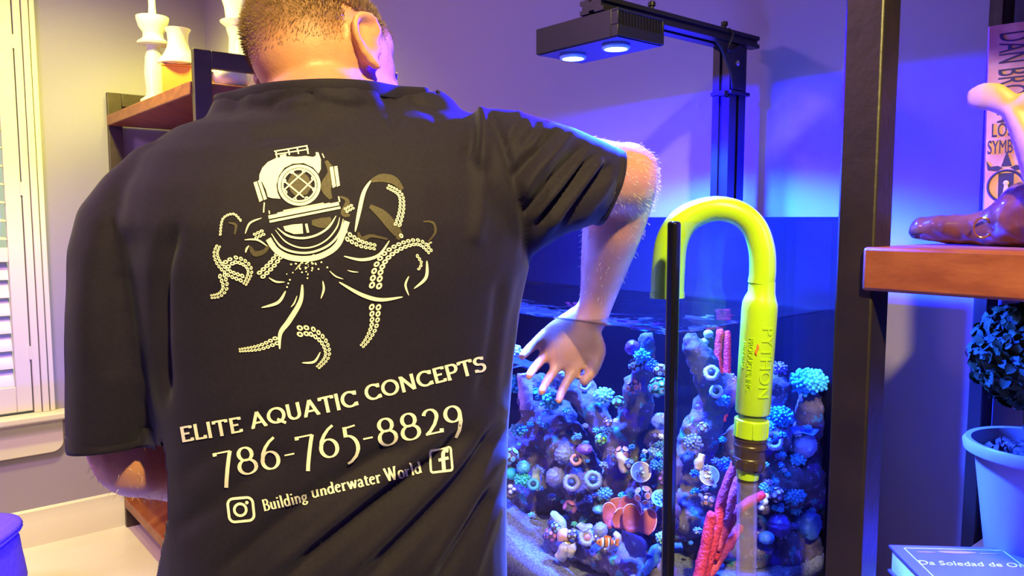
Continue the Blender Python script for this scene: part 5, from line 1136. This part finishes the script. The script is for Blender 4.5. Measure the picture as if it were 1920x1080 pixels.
# ------------------------------------------------------------------ the cream print on the back of the shirt
class Ink:
    def __init__(s): s.v = []; s.f = []
    def poly(s, pts, step=7):
        tri = tessellate_polygon([[Vector((x, y, 0)) for x, y in pts]]); vs = [tuple(p) for p in pts]; tris = [tuple(t) for t in tri]
        for it in range(5):
            out = []; mid = {}; big = False
            def mp(a, c):
                k = (min(a, c), max(a, c))
                if k not in mid: mid[k] = len(vs); vs.append(((vs[a][0] + vs[c][0]) / 2, (vs[a][1] + vs[c][1]) / 2))
                return mid[k]
            def ln(a, c): return math.hypot(vs[a][0] - vs[c][0], vs[a][1] - vs[c][1])
            for t in tris:
                e = [ln(t[0], t[1]) > step, ln(t[1], t[2]) > step, ln(t[2], t[0]) > step]; c_ = sum(e)
                if c_ == 0: out.append(t); continue
                big = True
                while not (e[0] and (c_ != 2 or e[1])): t = (t[1], t[2], t[0]); e = e[1:] + e[:1]
                a, b_, c = t
                if c_ == 3: x, y, z = mp(a, b_), mp(b_, c), mp(c, a); out += [(a, x, z), (x, b_, y), (z, y, c), (x, y, z)]
                elif c_ == 2: x, y = mp(a, b_), mp(b_, c); out += [(x, b_, y), (a, x, y), (a, y, c)]
                else: x = mp(a, b_); out += [(a, x, c), (x, b_, c)]
            tris = out
            if not big: break
        n = len(s.v); s.v += vs; s.f += [tuple(i + n for i in t) for t in tris]
    def ribbon(s, pl, ws):
        n = len(s.v); N = len(pl)
        for i in range(N):
            x0, y0 = pl[max(i - 1, 0)]; x1, y1 = pl[min(i + 1, N - 1)]; L_ = math.hypot(x1 - x0, y1 - y0) or 1; nx, ny = -(y1 - y0) / L_, (x1 - x0) / L_; w = ws[i] / 2
            s.v += [(pl[i][0] + nx * w, pl[i][1] + ny * w), (pl[i][0] - nx * w, pl[i][1] - ny * w)]
        s.f += [(n + 2 * i, n + 2 * i + 1, n + 2 * i + 3, n + 2 * i + 2) for i in range(N - 1)]
    def ring(s, cx, cy, ro, ri, ang=0, asp=1, n=14):
        k = len(s.v); ca, sa_ = math.cos(ang), math.sin(ang)
        for i in range(n):
            t = 2 * math.pi * i / n
            for r in (ro, ri): x, y = r * math.cos(t), r * asp * math.sin(t); s.v.append((cx + x * ca - y * sa_, cy + x * sa_ + y * ca))
        s.f += [(k + 2 * i, k + 2 * ((i + 1) % n), k + 2 * ((i + 1) % n) + 1, k + 2 * i + 1) for i in range(n)]
    def disc(s, cx, cy, r, n=8):
        k = len(s.v); s.v += [(cx + r * math.cos(2 * math.pi * i / n), cy + r * math.sin(2 * math.pi * i / n)) for i in range(n)]; s.f.append(tuple(range(k, k + n)))
def lay(name, ink, sc, ox, oy, mt, off=.0011):
    vs = []; last = P(600, 500, .8)
    for x, y in ink.v:
        r = ray(ox + x / sc, oy + y / sc).normalized(); h = bvh.ray_cast(CAMP, r, 3)
        q = (h[0] + h[1] * off if h[1].dot(r) < 0 else h[0] - h[1] * off) if h[0] is not None else last
        last = q; vs.append(q)
    mb = MB(); mb.v = vs; mb.f = ink.f
    me = mb.mesh(name); me.polygons.foreach_set('use_smooth', [True] * len(me.polygons)); me.materials.append(mt)
    bm = bmesh.new(); bm.from_mesh(me); bmesh.ops.recalc_face_normals(bm, faces=bm.faces)
    bad = [fc for fc in bm.faces if fc.normal.dot(fc.calc_center_median() - CAMP) > 0]; bmesh.ops.reverse_faces(bm, faces=bad); bm.to_mesh(me); bm.free()
    o = bpy.data.objects.new(name, me); COL.objects.link(o); adopt(o, sh); return o
def sm(pl, n=6): return [(p.x, p.y) for p in spline([(x, y, 0) for x, y in pl], n)]
E1 = Ink()
E1.poly([(418, 235), (420, 200), (432, 170), (455, 146), (490, 129), (530, 122), (575, 124), (615, 120), (645, 125), (658, 118), (656, 104), (668, 106), (678, 135), (678, 175), (668, 195), (645, 168), (605, 150), (560, 153), (525, 170), (502, 203), (491, 243), (496, 275), (508, 300), (470, 297), (455, 292), (447, 262), (430, 228)], 12)
E1.ring(587, 243, 90, 77, 0, .96, 44); E1.ring(587, 243, 74, 66, 0, .96, 40)
for i in range(8):
    t = i * math.pi / 4 + .3; E1.ring(587 + 66 * math.cos(t), 243 + 63 * math.sin(t), 9, 4, 0, 1, 10)
def line(x0, y0, x1, y1, w, ink=E1, n=8): ink.ribbon([(x0 + (x1 - x0) * i / n, y0 + (y1 - y0) * i / n) for i in range(n + 1)], [w] * (n + 1))
line(523, 225, 606, 294, 6); line(551, 184, 650, 262, 6); line(520, 266, 610, 184, 6); line(566, 298, 650, 214, 6)
E1.poly([(395, 232), (409, 227), (434, 306), (420, 314)], 12); E1.poly([(413, 225), (424, 221), (451, 300), (439, 306)], 12)
E1.poly([(715, 168), (729, 164), (741, 248), (728, 255)], 12); E1.poly([(734, 164), (747, 162), (758, 244), (745, 250)], 12)
line(482, 101, 620, 78, 5, n=14); line(486, 114, 626, 92, 5, n=14)
for q in ((489, 98, 495, 142), (541, 90, 546, 116), (578, 84, 584, 112), (618, 76, 625, 112)): line(*q, 6)
E1.poly([(505, 117), (532, 111), (533, 131), (509, 134)], 12)
for q in ((458, 378, 754, 320, 15), (462, 396, 760, 337, 10), (495, 361, 716, 319, 5), (520, 350, 690, 318, 4), (440, 316, 437, 358, 5), (752, 290, 757, 313, 6), (460, 350, 462, 364, 5), (684, 110, 692, 128, 4), (616, 405, 624, 442, 10)): line(*q, n=18)
def arcband(pl, w, taper=True):
    s_ = sm(pl, 9); N = len(s_); E1.ribbon(s_, [w * (.25 + .75 * min(1, 6 * min(i, N - 1 - i) / N)) if taper else w for i in range(N)])
arcband([(457, 468), (490, 515), (545, 545), (620, 552), (690, 535), (750, 490), (788, 395)], 24, False)
arcband([(470, 446), (510, 500), (570, 524), (640, 524), (710, 495), (755, 445), (772, 385)], 9)
arcband([(486, 430), (530, 480), (590, 505), (650, 500), (705, 470), (745, 420), (757, 378)], 6)
arcband([(495, 422), (540, 455), (600, 465), (660, 452), (710, 420), (742, 372)], 9)
E1.poly([(520, 416), (560, 408), (600, 405), (603, 446), (565, 448), (528, 434)], 12)
for i in range(34):
    E1.disc(R.gauss(605, 28), 566 + abs(R.gauss(0, 40)), R.uniform(1.8, 4))
for q in ((553, 575), (572, 572), (615, 572), (640, 568), (680, 566), (705, 588), (668, 595), (642, 590), (536, 670), (541, 655), (548, 640)): E1.disc(*q, 4)
for x, y in ((478, 492), (545, 540), (648, 541), (740, 497), (782, 437)): E1.ring(x, y, 8, 4)
def crescent(pl, w):
    s_ = sm(pl, 9); N = len(s_); E1.ribbon(s_, [max(.8, w * math.sin(math.pi * (.06 + .90 * i / (N - 1))) ** .8) for i in range(N)])
for pl, w in (([(888, 224), (858, 275), (838, 360), (822, 438)], 17), ([(775, 541), (850, 556), (920, 537), (966, 476)], 13), ([(755, 650), (850, 703), (930, 724), (1022, 712)], 17), ([(715, 603), (740, 625), (772, 637)], 6), ([(790, 600), (812, 606), (836, 608)], 5), ([(686, 645), (690, 680), (678, 719)], 9),
              ([(600, 660), (592, 730), (545, 812), (508, 865), (505, 932)], 22), ([(578, 707), (566, 738), (552, 755)], 6), ([(530, 687), (498, 735), (428, 757)], 13), ([(459, 631), (490, 648), (526, 649)], 8), ([(599, 990), (650, 985), (676, 944)], 10), ([(1124, 560), (1120, 630), (1070, 677)], 13), ([(1048, 625), (1034, 662), (1048, 706)], 9),
              ([(360, 446), (380, 402), (429, 381)], 8), ([(357, 472), (410, 472), (453, 499)], 8), ([(362, 526), (366, 510), (376, 496)], 8)): crescent(pl, w)
def suckers(pl, r0, r1, double=True):
    s_ = sm(pl, 12); acc = 0; nxt = 0; tot = sum(math.dist(s_[i], s_[i + 1]) for i in range(len(s_) - 1)); k = 0
    for i in range(len(s_) - 1):
        dx, dy = s_[i + 1][0] - s_[i][0], s_[i + 1][1] - s_[i][1]; L_ = math.hypot(dx, dy)
        while nxt <= acc + L_:
            t = (nxt - acc) / L_; f_ = nxt / tot; r = r0 + (r1 - r0) * f_; x, y = s_[i][0] + dx * t, s_[i][1] + dy * t; nx, ny = -dy / L_, dx / L_; a_ = math.atan2(dy, dx)
            for s2 in ((-1, 1) if double else (0,)): E1.ring(x + nx * s2 * r * 1.0, y + ny * s2 * r * 1.0, r * 1.06, r * .42, a_ + .5, .74, 11)
            nxt += r * 2.0
        acc += L_
for pl, a_, b_, dbl in (([(340, 390), (310, 364), (266, 385), (255, 456)], 6.5, 6.5, False), ([(246, 500), (236, 530), (250, 570), (290, 610), (348, 634)], 6.5, 10, True), ([(283, 575), (320, 556), (365, 575), (380, 610), (356, 664)], 11, 5.5, True), ([(264, 622), (276, 670), (255, 702), (218, 711)], 10, 5.5, True), ([(500, 540), (468, 580), (420, 625)], 10.5, 11, True),
              ([(795, 460), (845, 488), (906, 502)], 11, 8, True), ([(908, 664), (920, 590), (960, 532), (1030, 492), (1095, 484), (1145, 530)], 15, 7, True), ([(962, 250), (1012, 282), (1018, 345), (1000, 412)], 6, 9, True), ([(906, 755), (902, 830), (878, 885), (846, 926)], 14, 5.5, True), ([(590, 856), (640, 858), (690, 900), (705, 960), (665, 1010)], 13.5, 5.5, True), ([(490, 897), (420, 925), (338, 937)], 11, 5, True),
              ([(785, 348), (820, 328)], 7, 7, True), ([(1084, 540), (1101, 572), (1085, 602)], 8, 7, False), ([(404, 456), (437, 440)], 8, 8, True), ([(1016, 455), (1030, 462)], 10, 8, False), ([(1130, 490), (1145, 480)], 6, 4, False)): suckers(pl, a_, b_, dbl)
lay('diver_octopus_print', E1, 2.25, 300, 240, M_print)
D1 = Ink()
def dim(pl, ws, n=9): s_ = sm(pl, n); D1.ribbon(s_, spl1(ws, n))
dim([(890, 225), (935, 212), (985, 222), (1022, 260)], [14, 34, 34, 14]); dim([(885, 330), (935, 365), (975, 410), (1005, 450), (1000, 470)], [16, 40, 44, 34, 12]); dim([(835, 440), (850, 470), (890, 455), (960, 470)], [8, 22, 14, 8]); dim([(700, 140), (722, 190), (700, 250), (720, 300)], [14, 32, 44, 14]); dim([(545, 215), (590, 240), (630, 265)], [40, 100, 40])
dim([(380, 500), (400, 530), (440, 520), (470, 480)], [10, 24, 18, 8]); dim([(640, 400), (690, 400), (720, 380)], [20, 44, 12]); dim([(1110, 395), (1150, 400), (1160, 440), (1130, 480)], [6, 10, 10, 5]); dim([(290, 400), (320, 410), (315, 450)], [6, 12, 6]); dim([(760, 290), (790, 310), (775, 360), (800, 370)], [8, 18, 26, 10])
lay('faded_print', D1, 2.25, 300, 240, M_dim, .0007)['kind'] = 'stuff'
# ---- drawn lettering: strokes with a broad-nib pen
def arc(cx, cy, rx, ry, a0, a1, n=14): return [(cx + rx * math.cos(math.radians(a0 + (a1 - a0) * i / n)), cy + ry * math.sin(math.radians(a0 + (a1 - a0) * i / n))) for i in range(n + 1)]
def seg2(x0, y0, x1, y1, n=5): return [(x0 + (x1 - x0) * i / n, y0 + (y1 - y0) * i / n) for i in range(n + 1)]
def serif(x, y, w=.20): return ('s', seg2(x - w / 2, y, x + w / 2, y, 2))
S = seg2
CAPS = {
 'E': (.62, [S(.12, 0, .12, 1), S(.04, .95, .60, .95), S(.1, .52, .50, .52), S(.04, .05, .62, .05), S(.59, .82, .59, 1), S(.61, 0, .61, .20)]),
 'L': (.60, [S(.12, 0, .12, 1), S(.04, .05, .60, .05), S(.59, 0, .59, .22), S(.03, .97, .22, .97)]),
 'I': (.26, [S(.13, 0, .13, 1), S(.03, .97, .23, .97), S(.03, .03, .23, .03)]),
 'T': (.76, [S(.38, 0, .38, 1), S(.02, .95, .74, .95), S(.03, .80, .03, 1), S(.73, .80, .73, 1), S(.28, .03, .48, .03)]),
 'A': (.90, [S(.08, 0, .45, 1), S(.45, 1, .82, 0), S(.22, .30, .68, .30), S(0, .03, .18, .03), S(.72, .03, .92, .03)]),
 'Q': (1.0, [arc(.5, .5, .43, .46, 0, 360, 30), S(.52, .25, .95, -.10)]),
 'U': (.82, [S(.12, 1, .12, .35), arc(.41, .35, .29, .31, 180, 360), S(.70, .35, .70, 1), S(.02, .97, .22, .97), S(.60, .97, .80, .97)]),
 'C': (.88, [arc(.48, .5, .41, .46, 42, 318, 26), S(.80, .72, .82, .98), S(.82, .02, .80, .26)]),
 'O': (.98, [arc(.49, .5, .43, .46, 0, 360, 30)]),
 'N': (.88, [S(.12, 0, .12, 1), S(.12, .97, .74, .03), S(.76, 0, .76, 1), S(.02, .03, .22, .03), S(.66, .97, .86, .97), S(.0, .97, .14, .97)]),
 'P': (.68, [S(.12, 0, .12, 1), S(.04, .95, .38, .95), arc(.38, .69, .25, .26, 90, -90), S(.38, .43, .12, .43), S(.02, .03, .24, .03)]),
 'S': (.66, [arc(.33, .73, .24, .22, 40, 270), arc(.33, .28, .26, .235, 90, -140), S(.52, .78, .54, .98), S(.08, .02, .08, .22)]),
}
DIG = {
 '7': (.62, [S(.02, .86, .02, .99), S(.02, .955, .60, .955), [(.60, .96), (.50, .70), (.38, .35), (.24, -.10), (.18, -.34)]]),
 '8': (.74, [arc(.37, .74, .24, .235, 0, 360, 26), arc(.37, .27, .31, .265, 0, 360, 28)]),
 '6': (.74, [[(.66, 1.14), (.46, 1.02), (.28, .84), (.14, .62), (.08, .38)], arc(.37, .33, .30, .33, 0, 360, 28)]),
 '5': (.62, [S(.20, .98, .18, .60), S(.20, .93, .60, .97), arc(.20, .22, .36, .42, 95, -25, 14), [(.53, .04), (.42, -.14), (.22, -.30), (.06, -.36)]]),
 '2': (.66, [arc(.31, .70, .24, .25, 165, -20, 14), [(.54, .61), (.42, .38), (.22, .16), (.05, .04)], S(.03, .05, .62, .05), S(.62, .02, .64, .16)]),
 '9': (.70, [arc(.35, .60, .27, .29, 0, 360, 28), [(.62, .60), (.60, .30), (.48, -.02), (.30, -.28)]]),
 '-': (.46, [S(.05, .40, .41, .40)]),
}
xh = .62
LOW = {
 'B': (.62, [S(.14, 0, .14, 1), S(.04, .97, .32, .97), arc(.30, .75, .20, .225, 90, -90), arc(.30, .27, .26, .255, 90, -90), S(.12, .52, .32, .52), S(.04, .03, .32, .03)]),
 'u': (.58, [S(.12, xh, .12, .20), arc(.27, .20, .15, .18, 180, 330), S(.44, xh, .44, .02), S(.02, xh - .02, .14, xh), S(.34, xh - .02, .44, xh), S(.44, .03, .54, .04)]),
 'i': (.28, [S(.14, 0, .14, xh), S(.04, xh - .03, .14, xh), S(.04, .03, .24, .03), S(.14, .82, .14, .94)]),
 'l': (.28, [S(.14, 0, .14, 1), S(.04, .96, .14, 1), S(.04, .03, .24, .03)]),
 'd': (.60, [arc(.25, .31, .19, .30, 30, 330, 20), S(.46, 0, .46, 1), S(.36, .96, .46, 1), S(.46, .03, .56, .03)]),
 'n': (.60, [S(.12, 0, .12, xh), S(.02, xh - .03, .12, xh), arc(.29, .40, .17, .21, 170, 0), S(.46, .40, .46, 0), S(.02, .03, .22, .03), S(.36, .03, .56, .03)]),
 'g': (.56, [arc(.25, .40, .17, .21, 0, 360, 20), [(.14, .20), (.10, .10), (.24, .04), (.40, .0)], arc(.26, -.14, .20, .14, 60, 400, 20), S(.38, .56, .52, .60)]),
 'U': (.72, [S(.14, .66, .14, .26), arc(.34, .26, .20, .25, 180, 350), S(.54, .68, .54, .02), S(.02, .64, .24, .66), S(.44, .66, .64, .68), S(.54, .03, .66, .04)]),
 'e': (.50, [arc(.25, .31, .19, .30, 20, 315, 20), S(.07, .37, .43, .40)]),
 'r': (.44, [S(.12, 0, .12, xh), S(.02, xh - .03, .12, xh), [(.12, .42), (.20, .56), (.30, .62), (.40, .56)], S(.02, .03, .24, .03)]),
 'w': (.82, [S(.06, xh, .24, .02), S(.24, .02, .40, xh), S(.40, xh, .58, .02), S(.58, .02, .76, xh), S(0, xh, .14, xh), S(.66, xh, .82, xh)]),
 'a': (.52, [[(.08, .50), (.16, .61), (.28, .62), (.36, .52), (.37, .40)], S(.37, .42, .37, .08), arc(.21, .17, .15, .16, 60, 330, 16), S(.37, .05, .50, .03)]),
 't': (.38, [S(.16, .80, .16, .14), arc(.27, .14, .11, .12, 180, 320, 8), S(.03, xh - .02, .36, xh)]),
 'W': (1.02, [S(.08, 1, .30, .02), S(.30, .02, .50, .90), S(.46, 1, .70, .02), S(.70, .02, .92, 1), S(0, .98, .18, .98), S(.82, .98, 1.02, .98)]),
 'o': (.54, [arc(.27, .31, .21, .30, 0, 360, 22)]),
}
def write(ink, text, font, x0, y0, x1, y1, h, thick, thin, gap=.08, curve=0):
    tot = sum(font[c][0] + gap for c in text) - gap; L_ = math.hypot(x1 - x0, y1 - y0); kx_ = L_ / (tot * h); dx, dy = (x1 - x0) / L_, (y1 - y0) / L_; px_, py_ = dy, -dx; pos = 0
    for c in text:
        w, strokes = font[c]
        for stq in strokes:
            pts_ = []
            for gx, gy in stq:
                s_ = (pos + gx) * h * kx_; bow = curve * (2 * s_ / L_ - 1) ** 2 - curve
                pts_.append((x0 + dx * s_ + px_ * (gy * h + bow), y0 + dy * s_ + py_ * (gy * h + bow)))
            ws = []
            for i in range(len(stq)):
                ax_, ay_ = stq[min(i + 1, len(stq) - 1)][0] - stq[max(i - 1, 0)][0], stq[min(i + 1, len(stq) - 1)][1] - stq[max(i - 1, 0)][1]
                q = abs(ay_) / (math.hypot(ax_, ay_) or 1); ws.append(h * (thin + (thick - thin) * q ** 1.4))
            ink.ribbon(pts_, ws)
        pos += w + gap
I1 = Ink()
write(I1, 'ELITE', CAPS, 56, 463, 328, 415, 70, .22, .13, .14); write(I1, 'AQUATIC', CAPS, 374, 401, 862, 294, 72, .22, .13, .10); write(I1, 'CONCEPTS', CAPS, 903, 275, 1452, 134, 70, .22, .13, .12)
lay('company_lettering', I1, 2.4547, 320, 640, M_print)
I2 = Ink(); write(I2, '786-765-8829', DIG, 226, 634, 1352, 398, 124, .145, .06, .13, 4)
lay('phone_lettering', I2, 2.4547, 320, 640, M_print)
I3 = Ink(); write(I3, 'Building', LOW, 430, 780, 632, 732, 52, .17, .09, .06); write(I3, 'Underwater', LOW, 650, 722, 972, 648, 54, .17, .09, .06); write(I3, 'World', LOW, 990, 644, 1158, 604, 56, .17, .09, .05)
lay('slogan_lettering', I3, 2.4547, 320, 640, M_print)
def rrect(cx, cy, w, h, r, rot, shx=0):
    out = []; c_, s_ = math.cos(rot), math.sin(rot)
    for sx_, sy_, a0 in ((1, 1, 0), (-1, 1, 90), (-1, -1, 180), (1, -1, 270)):
        for k in range(7):
            t = math.radians(a0 + 15 * k); x = sx_ * (w / 2 - r) + r * math.cos(t); y = sy_ * (h / 2 - r) + r * math.sin(t); x += shx * y; out.append((cx + x * c_ - y * s_, cy + x * s_ + y * c_))
    return out
I4 = Ink(); q = rrect(325, 774, 114, 106, 26, -.10); q.append(q[0]); qq = []
for i in range(len(q) - 1):
    n_ = max(1, int(math.dist(q[i], q[i + 1]) / 10)); qq += [(q[i][0] + (q[i + 1][0] - q[i][0]) * k / n_, q[i][1] + (q[i + 1][1] - q[i][1]) * k / n_) for k in range(n_)]
qq.append(q[0]); I4.ribbon(qq, [12] * len(qq)); I4.ring(322, 774, 33, 21, 0, 1, 32); I4.disc(352, 741, 8, 14)
lay('camera_icon', I4, 2.4547, 320, 640, M_print)
I5 = Ink(); q = rrect(1243, 547, 98, 106, 12, -.14, -.07); q.append(q[0]); qq = []
for i in range(len(q) - 1):
    n_ = max(1, int(math.dist(q[i], q[i + 1]) / 10)); qq += [(q[i][0] + (q[i + 1][0] - q[i][0]) * k / n_, q[i][1] + (q[i + 1][1] - q[i][1]) * k / n_) for k in range(n_)]
qq.append(q[0]); I5.ribbon(qq, [10] * len(qq))
fp = sm([(1277, 506), (1262, 504), (1254, 514), (1253, 535), (1257, 592)], 6); I5.ribbon(fp, [17] * len(fp)); line(1232, 549, 1278, 538, 14, I5)
lay('letter_icon', I5, 2.4547, 320, 640, M_print)
